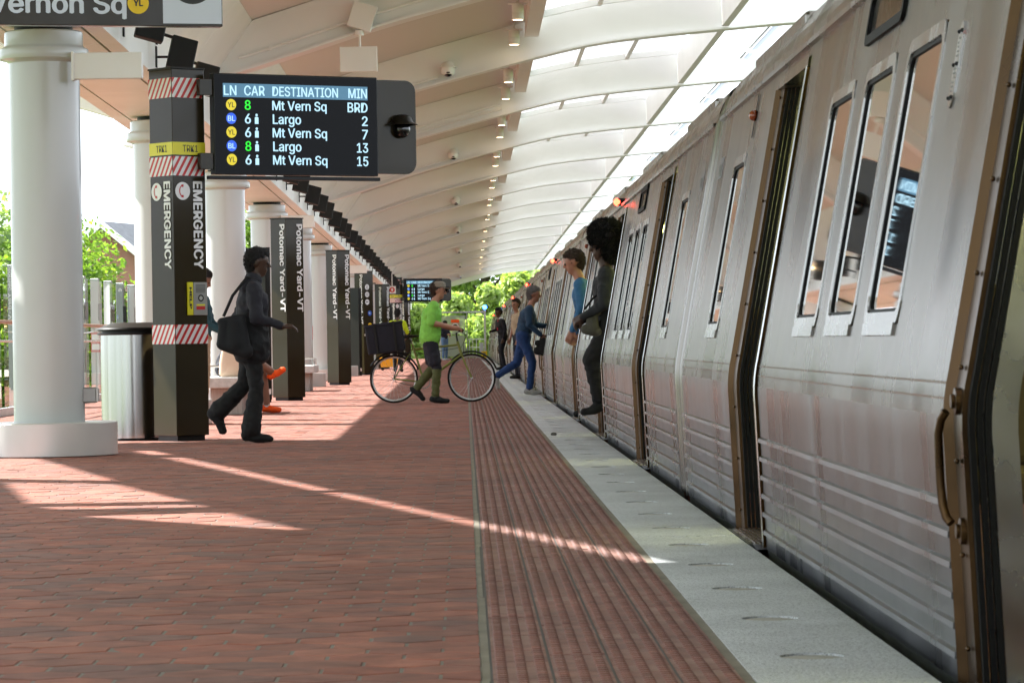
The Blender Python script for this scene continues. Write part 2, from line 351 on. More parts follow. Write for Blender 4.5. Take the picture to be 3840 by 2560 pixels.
def rrect(w, h, r, n=5):
    """rounded rectangle outline, centred"""
    out = []
    for cx, cy, a0 in ((w / 2 - r, h / 2 - r, 0), (-w / 2 + r, h / 2 - r, 90), (-w / 2 + r, -h / 2 + r, 180), (w / 2 - r, -h / 2 + r, 270)):
        for i in range(n + 1):
            a = R(a0 + 90 * i / n); out.append((cx + r * math.cos(a), cy + r * math.sin(a)))
    return out
def clip_poly(poly, x0, x1, y0, y1):
    def cl(P, f):
        o = []
        for i in range(len(P)):
            a, b = P[i - 1], P[i]; fa, fb = f(a), f(b)
            if (fa >= 0) != (fb >= 0):
                t = fa / (fa - fb); o.append((a[0] + t * (b[0] - a[0]), a[1] + t * (b[1] - a[1])))
            if fb >= 0: o.append(b)
        return o
    for f in (lambda p: p[0] - x0, lambda p: x1 - p[0], lambda p: p[1] - y0, lambda p: y1 - p[1]):
        poly = cl(poly, f)
        if len(poly) < 3: return []
    return poly
TXT = {}
try:      # the sans-serif that ships with Blender; falls back to the built-in face
    import os
    FONT = bpy.data.fonts.load(os.path.join(bpy.utils.system_resource('DATAFILES'), 'fonts', 'Inter.woff2'))
except Exception:
    FONT = None
def text_mesh(s, size, m, sx=1., bold=0., align='LEFT', ext=.0008, spacing=1.):
    key = (s, size, m, sx, bold, align, spacing)
    if key in TXT: return TXT[key]
    cu = bpy.data.curves.new('lettering', 'FONT'); cu.body = s; cu.font = FONT if FONT else cu.font; cu.size = size; cu.align_x = align; cu.align_y = 'CENTER' if align == 'CENTER' else 'TOP_BASELINE'
    cu.extrude = ext; cu.resolution_u = 3; cu.space_character = spacing
    o = bpy.data.objects.new('lettering', cu); COL.objects.link(o)
    bpy.context.view_layer.update()
    me = bpy.data.meshes.new_from_object(o.evaluated_get(bpy.context.evaluated_depsgraph_get()))
    COL.objects.unlink(o); bpy.data.objects.remove(o)
    me.materials.clear(); me.materials.append(MATS[m])
    if bold:
        bm = bmesh.new()
        for i, (dx, dy) in enumerate(((0, 0), (bold, 0), (-bold, 0), (0, bold * .6), (0, -bold * .6))):
            n0 = len(bm.verts); bm.from_mesh(me); bm.verts.ensure_lookup_table()
            for v in bm.verts[n0:]: v.co += Vector((dx, dy, .00012 * i))
        bm.to_mesh(me); bm.free()
    for v in me.vertices: v.co.x *= sx
    me.update(); TXT[key] = me
    return me
def frame(o, xa, ya):
    xa = Vector(xa).normalized(); ya = Vector(ya).normalized(); za = xa.cross(ya)
    M = Matrix.Identity(4)
    for i, a in enumerate((xa, ya, za)):
        for j in range(3): M[j][i] = a[j]
    M.translation = Vector(o); return M
def put_text(name, s, size, m, parent, o, xa, ya, sx=1., bold=0., align='LEFT', spacing=1., fit=None):
    me = text_mesh(s, size, m, sx, bold, align, spacing=spacing)
    if fit:   # exact width (x) and cap height (y)
        xs = [v.co.x for v in me.vertices]; ys = [v.co.y for v in me.vertices]
        me = me.copy(); w = max(xs) - min(xs); h = max(ys) - min(ys); x0 = min(xs); y0 = min(ys)
        for v in me.vertices:
            v.co.x = (v.co.x - x0) / w * fit[0]; 
            if fit[1]: v.co.y = (v.co.y - y0) / h * fit[1]
        me.update()
    ob = link(name, me, parent); ob.matrix_local = frame(o, xa, ya); return ob
ORD = ['first', 'second', 'third', 'fourth', 'fifth', 'sixth', 'seventh', 'eighth', 'ninth', 'tenth', 'eleventh', 'twelfth', 'thirteenth', 'fourteenth', 'fifteenth', 'sixteenth', 'seventeenth', 'eighteenth', 'nineteenth', 'twentieth']
def nth(i):
    if i < 20: return ORD[i]
    t = {2: 'twenty', 3: 'thirty', 4: 'forty'}[(i + 1) // 10]
    return (t + '-' + ORD[(i + 1) % 10 - 1]) if (i + 1) % 10 else {3: 'thirtieth', 4: 'fortieth'}[(i + 1) // 10]
G = 41 / 7700.          # the canopy falls gently against the platform

# ================================================================== SETTING
PL_END = 172.0
def sheet(name, x0, x1, y0, y1, z, m, kind='structure'):
    o = MB().add([(x0, y0, z), (x1, y0, z), (x1, y1, z), (x0, y1, z)], [(0, 1, 2, 3)], m).build(name, recalc=False); tag(o, kind=kind); return o
sheet('ground', -900, 900, -300, 2000, -1.45, 'grassland')
sheet('track_bed', .95, 9.0, -60, 400, -1.25, 'gravel')
pf = MB()
pf.box(-6.6, 1.10, -14, PL_END, -1.40, -.035, 'concrete')
platform = pf.build('platform'); tag(platform, kind='structure')
mo = MB().add([(-6.5, -14, -.003), (.03, -14, -.003), (.03, PL_END, -.003), (-6.5, PL_END, -.003)], [(0, 1, 2, 3)], 'mortar')
mo.build('mortar_bed', platform, recalc=False)
mo = MB().add([(.03, -14, -.0035), (.70, -14, -.0035), (.70, PL_END, -.0035), (.03, PL_END, -.0035)], [(0, 1, 2, 3)], 'grey_joint')
mo.build('tactile_bed', platform, recalc=False)
# --- hexagonal pavers
HW = .2135; HP = HW * .8660
hr = HW / math.sqrt(3) 
def hex_pts(inset): 
    r_ = hr - inset
    return [(r_ * math.sin(R(60 * i)), r_ * math.cos(R(60 * i))) for i in range(6)]
def hex_mesh():
    b = MB(); o = hex_pts(.0055); t = hex_pts(.0080)
    vs = [(x, y, -.015) for x, y in o] + [(x, y, -.0025) for x, y in o] + [(x, y, 0) for x, y in t]
    fs = [(12, 13, 14, 15, 16, 17)] + [(i, (i + 1) % 6, (i + 1) % 6 + 6, i + 6) for i in range(6)] + [(i + 6, (i + 1) % 6 + 6, (i + 1) % 6 + 12, i + 12) for i in range(6)]
    return b.add(vs, fs, 'hex_paver').mesh('paver')
HM = hex_mesh()
cells = []
ny = int((PL_END - 3.0) / HP)
XR = .030
for j in range(ny):
    y = 3.0 + j * HP
    if y > PL_END - .2: break
    xl = max(-6.35, -.145 * y - 3.0)
    i = 0
    while True:
        x = XR - HW * .5 - i * HW - (HW * .5 if j % 2 else 0)
        if x < xl: break
        cells.append((x, y, j)); i += 1
def in_view(x, y):
    return y > 8.45 and x > -.1405 * y and y < 30
near = sorted([c for c in cells if in_view(*c[:2])], key=lambda c: c[1])[:300]
nearset = set((c[0], c[1]) for c in near)
def jit(): return random.uniform(-.0022, .0012)
for (x, y, j) in near:
    o = link('paver', HM, platform, (x, y, jit()), (random.gauss(0, .0035), random.gauss(0, .0035), random.gauss(0, .004)))
def joined_hex(cl, name, lowy):
    hv = np.array([v.co[:] for v in HM.vertices]); hf = [list(p.vertices) for p in HM.polygons]
    top = hf[0]
    V = []; F = []; n = 0
    for (x, y, j) in cl:
        dz = jit(); tx = random.gauss(0, .0035); ty = random.gauss(0, .0035)
        for v in hv: V.append((v[0] + x, v[1] + y, v[2] + dz + v[0] * tx + v[1] * ty))
        fs = hf if y < lowy else hf[:1] + hf[7:]
        for f in fs: F.append([n + i for i in f])
        n += len(hv)
    me = bpy.data.meshes.new(name); me.from_pydata(V, [], F); me.materials.append(MATS['hex_paver']); me.update(); return me
rest = [c for c in cells if (c[0], c[1]) not in nearset and c[0] < XR - HW * .45]
o = link('far_pavers', joined_hex(rest, 'far_pavers', 60), platform); tag(o, kind='stuff')
# half pieces beside the sealant joint
b = MB()
for (x, y, j) in cells:
    if j % 2 == 1 and (round((XR - HW - x) / HW) == 0) and y < 100:
        xx = x + HW
        P = clip_poly([(xx + p[0], y + p[1]) for p in hex_pts(.0045)], -99, XR - .004, -99, 999)
        n = len(P); dz = jit(); b.add([(p[0], p[1], dz) for p in P] + [(p[0], p[1], -.014) for p in P], [tuple(range(n))] + [(i, i + n, (i + 1) % n + n, (i + 1) % n) for i in range(n)], 'hex_paver')
tag(b.build('cut_pavers', platform), kind='stuff')
b = MB()
for k in range(60):
    y0 = 3 + k * 2.8; b.box(XR + random.uniform(-.002, .002), XR + .019 + random.uniform(-.003, .003), y0, y0 + 2.8, -.02, -.001 + random.uniform(-.001, .001), 'joint_sealant')
b.build('sealant_joint', platform)
# expansion joint across the platform at the near pylon
MB().box(-6.4, .70, 30.02, 30.06, -.02, .002, 'joint_sealant').build('expansion_joint', platform)
# --- tactile warning tiles with truncated domes
TX0 = .056; TW = .1575; TP = .1605; NT = 4
def tile_mesh(seg, name):
    b = MB(); g = .0026
    b.box(g, TW - g, g, TP - g, -.014, 0, 'tactile')
    for i in range(3):
        for j in range(3):
            cx = TW * (i + .5) / 3; cy = TP * (j + .5) / 3
            vs = []
            for (r_, z_) in ((.0165, -.0005), (.0125, .0048)):
                for k in range(seg):
                    a = 2 * math.pi * k / seg; vs.append((cx + r_ * math.cos(a), cy + r_ * math.sin(a), z_))
            b.add(vs, [tuple(range(seg, 2 * seg))], 'tactile'); b.add(vs, [(k, (k + 1) % seg, (k + 1) % seg + seg, k + seg) for k in range(seg)], 'tactile_dome_shade')
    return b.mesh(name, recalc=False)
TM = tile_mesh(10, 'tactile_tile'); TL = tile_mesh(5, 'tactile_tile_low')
tiles = []
for j in range(int((PL_END - 3) / TP)):
    for i in range(NT): tiles.append((TX0 + i * (TW + .003), 3.0 + j * TP + .012 * (i % 2)))
tn = sorted([t for t in tiles if t[1] > 8.35], key=lambda t: t[1])[:300]; tns = set(tn)
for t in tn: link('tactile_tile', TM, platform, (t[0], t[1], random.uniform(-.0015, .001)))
V = []; F = []; n = 0; MI = []
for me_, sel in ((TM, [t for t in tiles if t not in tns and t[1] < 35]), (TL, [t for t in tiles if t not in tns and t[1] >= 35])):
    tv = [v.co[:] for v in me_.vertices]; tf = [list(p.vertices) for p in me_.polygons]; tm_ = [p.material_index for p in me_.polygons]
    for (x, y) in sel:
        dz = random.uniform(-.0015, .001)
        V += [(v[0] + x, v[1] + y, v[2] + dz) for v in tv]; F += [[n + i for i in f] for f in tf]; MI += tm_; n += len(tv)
me = bpy.data.meshes.new('far_tactile_tiles'); me.from_pydata(V, [], F); me.materials.append(MATS['tactile']); me.materials.append(MATS['tactile_dome_shade']); me.polygons.foreach_set('material_index', MI); me.update()
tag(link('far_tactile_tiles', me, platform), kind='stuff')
b = MB()
for k in range(60):
    y0 = 3 + k * 2.8; x1 = .724 + random.uniform(-.006, .006)
    b.box(.694, x1, y0, y0 + 2.8, -.02, -.001 + random.uniform(-.001, .001), 'joint_sealant')
b.build('sealant_joint', platform)
# --- granite edge slabs with round light lenses
GX0, GX1, SL = .722, 1.173, 2.50
Y = 9.71 - 3 * SL; k = 0
def slab_mesh():
    bm_pts = []
    b = MB()
    g = .003; x0, x1 = GX0, GX1; y0, y1 = g, SL - g
    # slab with two round recesses: outer ring polygons around the lens holes
    cx = .927; r_ = .088; n = 20
    ys = (y0, SL / 2, y1)
    for hidx, cy in enumerate((SL * .26, SL * .76)):
        ya, yb = ys[hidx], ys[hidx + 1]
        ring = [(cx + r_ * math.cos(2 * math.pi * i / n), cy + r_ * math.sin(2 * math.pi * i / n)) for i in range(n)]
        outer = []
        for i in range(n):
            a = 2 * math.pi * i / n; dx, dy = math.cos(a), math.sin(a)
            tt = min(((x1 - cx) / dx if dx > 1e-6 else (x0 - cx) / dx if dx < -1e-6 else 9e9), ((yb - cy) / dy if dy > 1e-6 else (ya - cy) / dy if dy < -1e-6 else 9e9))
            outer.append((cx + dx * tt, cy + dy * tt))
        # add corner points
        vs = [(p[0], p[1], 0) for p in ring] + [(p[0], p[1], 0) for p in outer]
        fs = []
        cor = [(x1, yb), (x0, yb), (x0, ya), (x1, ya)]
        for i in range(n):
            j2 = (i + 1) % n; A, B = outer[i], outer[j2]
            same = abs(A[0] - B[0]) < 1e-6 or abs(A[1] - B[1]) < 1e-6
            if same: fs.append((i, n + i, n + j2, j2))
            else:
                c = min(cor, key=lambda c: (c[0] - (A[0] + B[0]) / 2) ** 2 + (c[1] - (A[1] + B[1]) / 2) ** 2)
                vs.append((c[0], c[1], 0)); fs.append((i, n + i, len(vs) - 1, n + j2, j2))
        b.add(vs, fs, 'granite')
        vs = [(p[0], p[1], 0) for p in ring] + [(p[0], p[1], -.007) for p in ring]
        b.add(vs, [(i, (i + 1) % n, (i + 1) % n + n, i + n) for i in range(n)], 'granite')
    b.add([(x0, y0, 0), (x1, y0, 0), (x1, y1, 0), (x0, y1, 0), (x0, y0, -.12), (x1, y0, -.12), (x1, y1, -.12), (x0, y1, -.12)], [(0, 1, 5, 4), (1, 2, 6, 5), (2, 3, 7, 6), (3, 0, 4, 7)], 'granite')
    return b.mesh('granite_slab', recalc=False)
SM = slab_mesh()
lm = MB(); lm.lathe([(.0, -.003), (.04, -.0032), (.07, -.004), (.0885, -.0065)], 'lens', 20); LM = lm.mesh('edge_light')
while Y < PL_END - 1:
    s_ = link('granite_slab', SM, platform, (0, Y, random.uniform(-.001, .001)))
    for cy in (SL * .26, SL * .76): link('edge_light', LM, s_, (.927, cy, 0))
    Y += SL
# end of platform apron and far side embankment
def hill(name, x0, x1, y0, y1, zf, m, nx=24, ny=24):
    vs = []; fs = []
    for j in range(ny + 1):
        for i in range(nx + 1):
            x = x0 + (x1 - x0) * i / nx; y = y0 + (y1 - y0) * j / ny; vs.append((x, y, zf(x, y)))
    for j in range(ny):
        for i in range(nx): a = j * (nx + 1) + i; fs.append((a, a + 1, a + nx + 2, a + nx + 1))
    o = MB().add(vs, fs, m, True).build(name, recalc=False); tag(o, kind='structure'); return o
hill('embankment', -60, 60, 184, 420, lambda x, y: -1.46 + 3.2 * min(1, max(0, (y - 184) / 60)) + .4 * mnoise.noise((x * .1, y * .1, 0)), 'grassland')
#@@PART2
# ================================================================== CANOPY
S = 10.13; R0 = 28.6
canopy = thing('station_canopy', (-3.4, 28.6, 3.5), 'long white platform canopy with curved ribs, corrugated soffit and skylight band', 'canopy')
CO = Vector((-3.4, 28.6, 3.5))
RIB = [(-3.15, 4.07), (-2.56, 4.20), (-1.8, 4.43), (-1.05, 4.665), (-.08, 4.93), (.95, 5.19), (1.9, 5.40), (2.8, 5.51), (3.75, 5.59), (4.6, 5.66), (5.6, 5.70), (6.4, 5.70)]
def ribz(x, P=RIB):
    if x <= P[0][0]: return P[0][1]
    for a, b_ in zip(P, P[1:]):
        if x <= b_[0]: t = (x - a[0]) / (b_[0] - a[0]); return a[1] + t * (b_[1] - a[1])
    return P[-1][1]
def fine(P, n=4):
    o = []
    m_ = len(P)
    for i in range(m_ - 1):   # catmull-rom
        p0, p1, p2, p3 = P[max(i - 1, 0)], P[i], P[i + 1], P[min(i + 2, m_ - 1)]
        for k in range(n):
            t = k / n
            o.append(tuple(.5 * ((2 * p1[a]) + (-p0[a] + p2[a]) * t + (2 * p0[a] - 5 * p1[a] + 4 * p2[a] - p3[a]) * t * t + (-p0[a] + 3 * p1[a] - 3 * p2[a] + p3[a]) * t ** 3) for a in (0, 1)))
    o.append(P[-1]); return o
FR = fine(RIB)
def dep(x):  # web depth tapers to the tip
    return .56 if x < 3.8 else .56 - .40 * (x - 3.8) / 2.6
def strip_y(b, prof0, prof1, y0, y1, m, dz0=0., dz1=0., smooth=True):
    """closed section between two curves prof0 (low) and prof1 (top), from y0 to y1"""
    n = len(prof0); ring = prof0 + prof1[::-1]; k = len(ring)
    vs = [(x, y0, z + dz0) for x, z in ring] + [(x, y1, z + dz1) for x, z in ring]
    fs = [(i, (i + 1) % k, (i + 1) % k + k, i + k) for i in range(k)]
    b.add(vs, fs, m, False)
    for off in (0, k):
        b.add([vs[off + i] for i in range(k)], [(i, i + 1, k - 2 - i, k - 1 - i) for i in range(n - 1)], m)
def rib_mesh(F, dp):
    b = MB()
    up = [(x, z + dp(x)) for x, z in F]
    lo = [(x, z + .03) for x, z in F]
    strip_y(b, lo, up, -.11, .11, 'rib_paint')
    strip_y(b, [(x, z) for x, z in F], [(x, z + .028) for x, z in F], -.21, .21, 'rib_paint')
    return b.mesh('rib')
RM = rib_mesh(FR, dep)
WING = [(-3.65, 4.07), (-4.24, 4.20), (-5.0, 4.43), (-5.55, 4.60), (-5.95, 4.70)]
WM = rib_mesh(fine(WING), lambda x: .34 + .25 * (x + 3.65) / 2.3 * .6)
kmin, kmax = -4, 15
def dpan_mesh(x0, x1, off, th, m, name, nx=10, prof=FR, P=RIB, yy=(.0, S)):
    b = MB(); lo = []; 
    for i in range(nx + 1):
        x = x0 + (x1 - x0) * i / nx; lo.append((x, ribz(x, P) + off))
    strip_y(b, lo, [(x, z + th) for x, z in lo], yy[0], yy[1], m, -G * yy[0], -G * yy[1])
    return b.mesh(name)
DECK = dpan_mesh(-2.45, .96, .565, .08, 'deck', 'deck_panel')
def beam_mesh(x0, x1, z0, z1, name, ya=.16, yb=S - .16, m='white_paint'):
    b = MB(); vs = []
    for y in (ya, yb):
        vs += [(x0, y, z0 - G * y), (x1, y, z0 - G * y), (x1, y, z1 - G * y), (x0, y, z1 - G * y)]
    b.add(vs, [(0, 1, 5, 4), (1, 2, 6, 5), (2, 3, 7, 6), (3, 0, 4, 7), (0, 3, 2, 1), (4, 5, 6, 7)], m); return b.mesh(name)
B1 = beam_mesh(.93, 1.13, 5.52, 5.98, 'edge_beam', .22, S - .22)
B2 = beam_mesh(3.79, 3.89, 5.63, 6.16, 'edge_beam', .22, S - .22, 'rib_paint')
MUL = [beam_mesh(x, x + .07, ribz(x) + .54, ribz(x) + .66, 'glazing_bar', .22, S - .22) for x in (1.98, 2.86, 5.0)]
PANE = [dpan_mesh(a, c, .64 if a < 3.8 else .50, .02, 'skylight_glass' if a < 3.8 else 'outer_glass', 'skylight_pane', 4, yy=(.1, S - .1)) for a, c in ((1.14, 1.97), (2.06, 2.85), (2.94, 3.77), (3.94, 4.99), (5.08, 6.3))]
TB = dpan_mesh(1.14, 3.77, .52, .10, 'white_paint', 'cross_bar', 6, yy=(S / 2 - .04, S / 2 + .04))
TB2 = dpan_mesh(1.14, 3.77, .52, .10, 'white_paint', 'cross_bar', 6, yy=(S - .62, S - .54))
def put(name, me, x=0, y=0, z=0, rot=(0, 0, 0)):
    o = link(name, me, canopy, (x - CO.x, y - CO.y, z - CO.z), rot); return o
WDECK = dpan_mesh(-5.9, -3.9, .38, .06, 'cladding', 'wing_soffit', 6, P=WING[::-1])
for k in range(kmin, kmax + 1):
    y = R0 + S * k; z = -G * y
    put('rib', RM, 0, y, z)
    if y > 28: put('wing_rib', WM, 0, y, z)
    if k < kmax:
        put('deck_panel', DECK, 0, y, z); put('edge_beam', B1, 0, y, z); put('edge_beam', B2, 0, y, z)
        for m_ in MUL: put('glazing_bar', m_, 0, y, z)
        for p_ in PANE: put('skylight_pane', p_, 0, y, z)
        put('cross_bar', TB, 0, y, z); put('cross_bar', TB2, 0, y, z)
        if y > 28: put('wing_soffit', WDECK, 0, y, z)
# girder over the columns: clad box in panels, with a groove along the soffit
def girder_mesh(L):
    b = MB(); 
    def pr(poly, m, y0, y1):
        n = len(poly); vs = [(x, y0, z - G * y0) for x, z in poly] + [(x, y1, z - G * y1) for x, z in poly]
        b.add(vs, [tuple(range(n)), tuple(range(2 * n - 1, n - 1, -1))] + [(i, i + n, (i + 1) % n + n, (i + 1) % n) for i in range(n)], m)
    g = .006
    pr([(-3.70, 3.60), (-3.08, 3.60), (-3.08, 3.70), (-3.70, 3.70)], 'cladding', g, L - g)          # soffit plank
    pr([(-3.055, 3.60), (-2.90, 3.60), (-2.90, 4.12), (-2.96, 4.12), (-2.96, 3.68), (-3.055, 3.68)], 'cladding', g, L - g)
    pr([(-3.72, 3.60), (-3.88, 3.60), (-3.90, 4.10), (-3.84, 4.10), (-3.82, 3.68), (-3.72, 3.68)], 'cladding', g, L - g)
    pr([(-3.80, 3.72), (-2.98, 3.72), (-2.98, 4.08), (-3.80, 4.08)], 'dark_concrete', 0, L)
    return b.mesh('girder_panel')
GL = S / 4
GM = girder_mesh(GL)
def plank_mesh():
    b = MB(); y1 = GL - .006
    vs = []
    for y in (.006, y1):
        vs += [(-2.905, y, 4.10 - G * y), (-2.40, y, 4.80 - G * y), (-2.43, y, 4.84 - G * y), (-2.935, y, 4.14 - G * y)]
    b.add(vs, [(0, 1, 5, 4), (1, 2, 6, 5), (2, 3, 7, 6), (3, 0, 4, 7), (0, 3, 2, 1), (4, 5, 6, 7)], 'cladding'); return b.mesh('cladding_plank')
PMh = plank_mesh()
def strip_lamp_mesh():
    b = MB(); b.box(-2.895, -2.87, .3, GL - .3, 4.055, 4.075, 'strip_lamp'); return b.mesh('strip_light')
SLM = strip_lamp_mesh()
nG = int((kmax - kmin) * 4 + 1)
for i in range(nG):
    y = R0 + S * kmin + i * GL
    if y < 21.4: continue
    put('girder_panel', GM, 0, y, -G * y); put('cladding_plank', PMh, 0, y, -G * y)
    if i % 2 == 0: put('strip_light', SLM, 0, y, -G * y)
# conduits clipped along the ribs
def conduit(k, x0, x1, off, r_=.018, side=-.135):
    y = R0 + S * k; b = MB(); pts = [(x, side, z + off) for x, z in FR if x0 <= x <= x1]
    b.tube(pts, r_, 'white_paint', 8)
    for p in pts[2::6]: b.box(p[0] - .018, p[0] + .018, p[1] - .02, p[1] + .03, p[2] - .026, p[2] + .026, 'white_paint')
    put('conduit', b.mesh('conduit'), 0, y, -G * y)
for k, a in ((1, .17), (2, .10), (3, .11), (4, .10), (5, .08), (6, .10), (8, .10), (9, .1), (11, .1), (13, .1)):
    conduit(k, -2.7, -.12 if k % 2 == 0 else .75, a)
conduit(3, -2.0, .8, .2, .02)

# columns ---------------------------------------------------------------
cshaft = MB(); cshaft.lathe([(.285, 0), (.285, 3.36)], 'column_paint', 48)
ccap = MB(); ccap.lathe([(.285, 3.30), (.30, 3.315), (.355, 3.33), (.36, 3.345), (.36, 3.405), (.355, 3.415), (.325, 3.43), (.315, 3.445), (.315, 3.545), (.305, 3.556), (.27, 3.558)], 'column_paint', 48)
cneck = MB(); cneck.lathe([(.235, 3.50), (.235, 3.61)], 'black', 32)
cbase = MB(); cbase.lathe([(.27, .002), (.535, .002), (.545, .008), (.545, .262), (.538, .27), (.27, .27)], 'base_metal', 64)
CSM, CCM, CNM, CBM = cshaft.mesh('shaft'), ccap.mesh('capital'), cneck.mesh('neck'), cbase.mesh('plinth')
COLX = -3.365; C0 = 27.05
for i in range(-2, 15):
    y = C0 + S * i
    if i < 0: lab = 'white round column behind the camera, %s back from the trash can' % nth(-i - 1)
    elif i == 0: lab = 'large white round column in front of the stainless trash can, leftmost and nearest'
    else: lab = 'white round canopy column, %s behind the nearest one along the platform' % nth(i - 1)
    if i < 0: continue
    c = thing('column', (COLX, y, 0), lab, 'column', 'round canopy columns')
    dz = -G * y
    s_ = link('shaft', CSM, c); s_.scale = (1, 1, (3.33 + dz + .02) / 3.36)
    link('capital', CCM, c, (0, 0, dz)); link('neck', CNM, c, (0, 0, dz)); link('plinth', CBM, c)
    if i in (0, 3, 6):
        MB().box(.262, .82, -.30, -.20, 3.15 + dz, 3.36 + dz, 'white_paint', c=.006).build('bracket_box', c)
        MB().box(.255, .275, -.31, -.19, 3.14 + dz, 3.37 + dz, 'white_paint', c=.003).build('hinge_plate', c)
    if i == 0:
        b = MB(); b.box(.27, .39, -.06, .06, .42, .545, 'grey_metal', c=.012); b.box(.385, .40, -.055, .055, .43, .535, 'base_metal', c=.004); b.build('outlet_box', c)
# floodlights on the girder ---------------------------------------------
fb = MB()
FLM = Matrix.Rotation(R(-24), 4, 'Y') @ Matrix.Rotation(R(0), 4, 'X')
fb.box(-.145, .145, -.05, .05, -.19, .19, 'flood_black', None, .014)
FBX = fb.mesh('housing')
fl_ = MB(); fl_.box(-.125, .125, .049, .0515, -.17, .17, 'frosted'); FLN = fl_.mesh('lens')
fa = MB(); fa.tube([(-.235, 0, -.02), (-.18, 0, -.02), (-.06, 0, -.02)], .012, 'black', 8); fa.box(-.24, -.225, -.035, .035, -.12, .08, 'black')
fa.tube([(-.235, 0, .10), (-.21, 0, .17), (-.15, 0, .19), (-.03, 0, .15)], .016, 'black', 8); FAR_ = fa.mesh('arm')
cnt = 0
for k in range(0, 13):
    for q, d in enumerate((0, 3.05, 5.9)):
        y = 28.8 + S * k + d
        if y > 165: continue
        t = thing('floodlight', (-2.66, y, 3.80 - G * y), 'black box floodlight under the canopy girder, %s of its row from the near end' % nth(cnt), 'floodlight', 'floodlights along the girder')
        h_ = link('housing', FBX, t, (.01, 0, 0), (R(-14), R(15), R(14))); h_.scale = (.86, .86, .86)
        link('lens', FLN, h_); link('arm', FAR_, t)
        cnt += 1
# downlights in pairs ----------------------------------------------------
db = MB(); db.lathe([(.0, 0), (.078, 0), (.08, .004), (.08, .098), (.0785, .10), (.0785, .106), (.08, .108), (.08, .20), (.076, .206), (0, .206)], 'white_paint', 28); DBM = db.mesh('can')
dl = MB(); dl.lathe([(0, -.002), (.066, -.002), (.066, .002)], 'warm_lamp', 24); DLM = dl.mesh('lamp_disc')
dk = MB(); dk.box(-.13, .13, -.09, .09, .206, .225, 'white_paint', c=.004); dk.tube([(0, 0, .225), (0, 0, .62)], .014, 'white_paint', 8); DKM = dk.mesh('mount')
cnt = 0
for k in range(2, 16):
    for d in (-4.0, -.45):
        y = R0 + S * k + d
        if y > 178: continue
        t = thing('downlight', (.77, y, 5.39 - G * y), 'small white cylinder downlight under the canopy, %s from the near end' % nth(cnt), 'downlight', 'ceiling downlights over the platform edge')
        link('can', DBM, t); link('lamp_disc', DLM, t); link('mount', DKM, t)
        cnt += 1
# dome cameras on every other rib ---------------------------------------
cnt = 0
def dome_cam(loc, label, s=1., body='white_paint', group='dome cameras on the ribs'):
    t = thing('dome_camera', loc, label, 'camera', group)
    b = MB(); b.lathe([(0, .085), (.05, .08), (.085, .055), (.10, .02), (.135, -.002), (.137, -.008), (.10, -.006)], body, 24); h = b.build('hood', t)
    b = MB(); b.lathe([(.098, -.005), (.10, -.06), (.09, -.10), (.07, -.115)], body, 24); b.build('housing', t)
    b = MB(); b.sphere((0, -.02, -.065), .078, 'black_gloss', 20, 12); b.build('dome', t)
    b = MB(); b.box(-.03, .03, .02, .16, -.04, .07, body, c=.006); b.build('mount', t)
    t.scale = (s, s, s); return t
for k in range(2, 16, 2):
    y = R0 + S * k - .22
    dome_cam((-.19, y, 5.10 - G * y), 'white dome camera with dark bubble on a canopy rib, %s from the near end' % nth(cnt), 1.0); cnt += 1
# junction box with a hanging white plate on the near rib ----------------
y = R0 + S - .25; z = ribz(-1.2) - G * y
t = thing('hanging_panel', (-1.2, y, z), 'blank square white panel hanging from a junction box on the near rib', 'panel')
MB().box(-.13, .15, -.04, .09, .06, .36, 'white_paint', Matrix.Rotation(R(18), 4, 'Y'), .006).build('junction_box', t)
b = MB(); b.tube([(.04, .02, .04), (.04, .02, -.02)], .05, 'white_paint', 12); b.tube([(.04, .02, 0), (.04, .02, -.16)], .014, 'white_paint', 8); b.build('stem', t)
MB().box(-.19, .24, -.03, .03, -.44, -.15, 'white_paint', c=.006).build('plate', t)
MB().box(-.10, .25, -.02, .02, 0, .12, 'white_paint', Matrix.Translation((2.0, .1, .95)), .004).build('splice_plate', canopy)
# unseen slab added left of the frame to shade the near platform --
HZ = 6.6; DX = -HZ / 1.04; DY = .6 * HZ / 1.04
blk = thing('shade_blocker', (-9.0, 18, -1.4), 'unseen flat slab on posts added to shade the near end of the platform', 'light blocker')
def ring(P): return [(x + DX, y + DY) for x, y in P]
holes = [  # sunlit floor patches, shifted up along the sun to cut the slab
    [(-4.3, 26.6), (-3.42, 26.6), (-3.14, 25.45), (-2.28, 21.75), (-3.1, 22.4), (-4.3, 22.9)],
    [(-3.0, 21.75), (-2.24, 21.3), (-1.56, 18.72), (-2.46, 18.78)],
    [(-2.36, 18.36), (-1.48, 18.36), (-1.42, 18.05), (-2.2, 18.02)],
    [(-2.0, 17.3), (-1.26, 17.45), (-.76, 15.6)],
    [(-2.80, 27.95), (-2.62, 27.95), (-.09, 16.75), (.78, 13.02), (.66, 13.02), (-.19, 16.75)],
]
outer = [(-13.5, 2.0), (-3.2, 2.0), (-3.2, 30.25 + DY), (-13.5, 30.25 + DY)]
cu = bpy.data.curves.new('shade_slab', 'CURVE'); cu.dimensions = '2D'; cu.fill_mode = 'BOTH'; cu.extrude = .012
for P in [outer] + [ring(h_) for h_ in holes]:
    sp = cu.splines.new('POLY'); sp.points.add(len(P) - 1); sp.use_cyclic_u = True
    for q, p in zip(sp.points, P): q.co = (p[0], p[1], 0, 1)
tmp = bpy.data.objects.new('shade_slab', cu); COL.objects.link(tmp); bpy.context.view_layer.update()
me = bpy.data.meshes.new_from_object(tmp.evaluated_get(bpy.context.evaluated_depsgraph_get())); COL.objects.unlink(tmp); bpy.data.objects.remove(tmp)
me.materials.clear(); me.materials.append(MATS['cladding'])
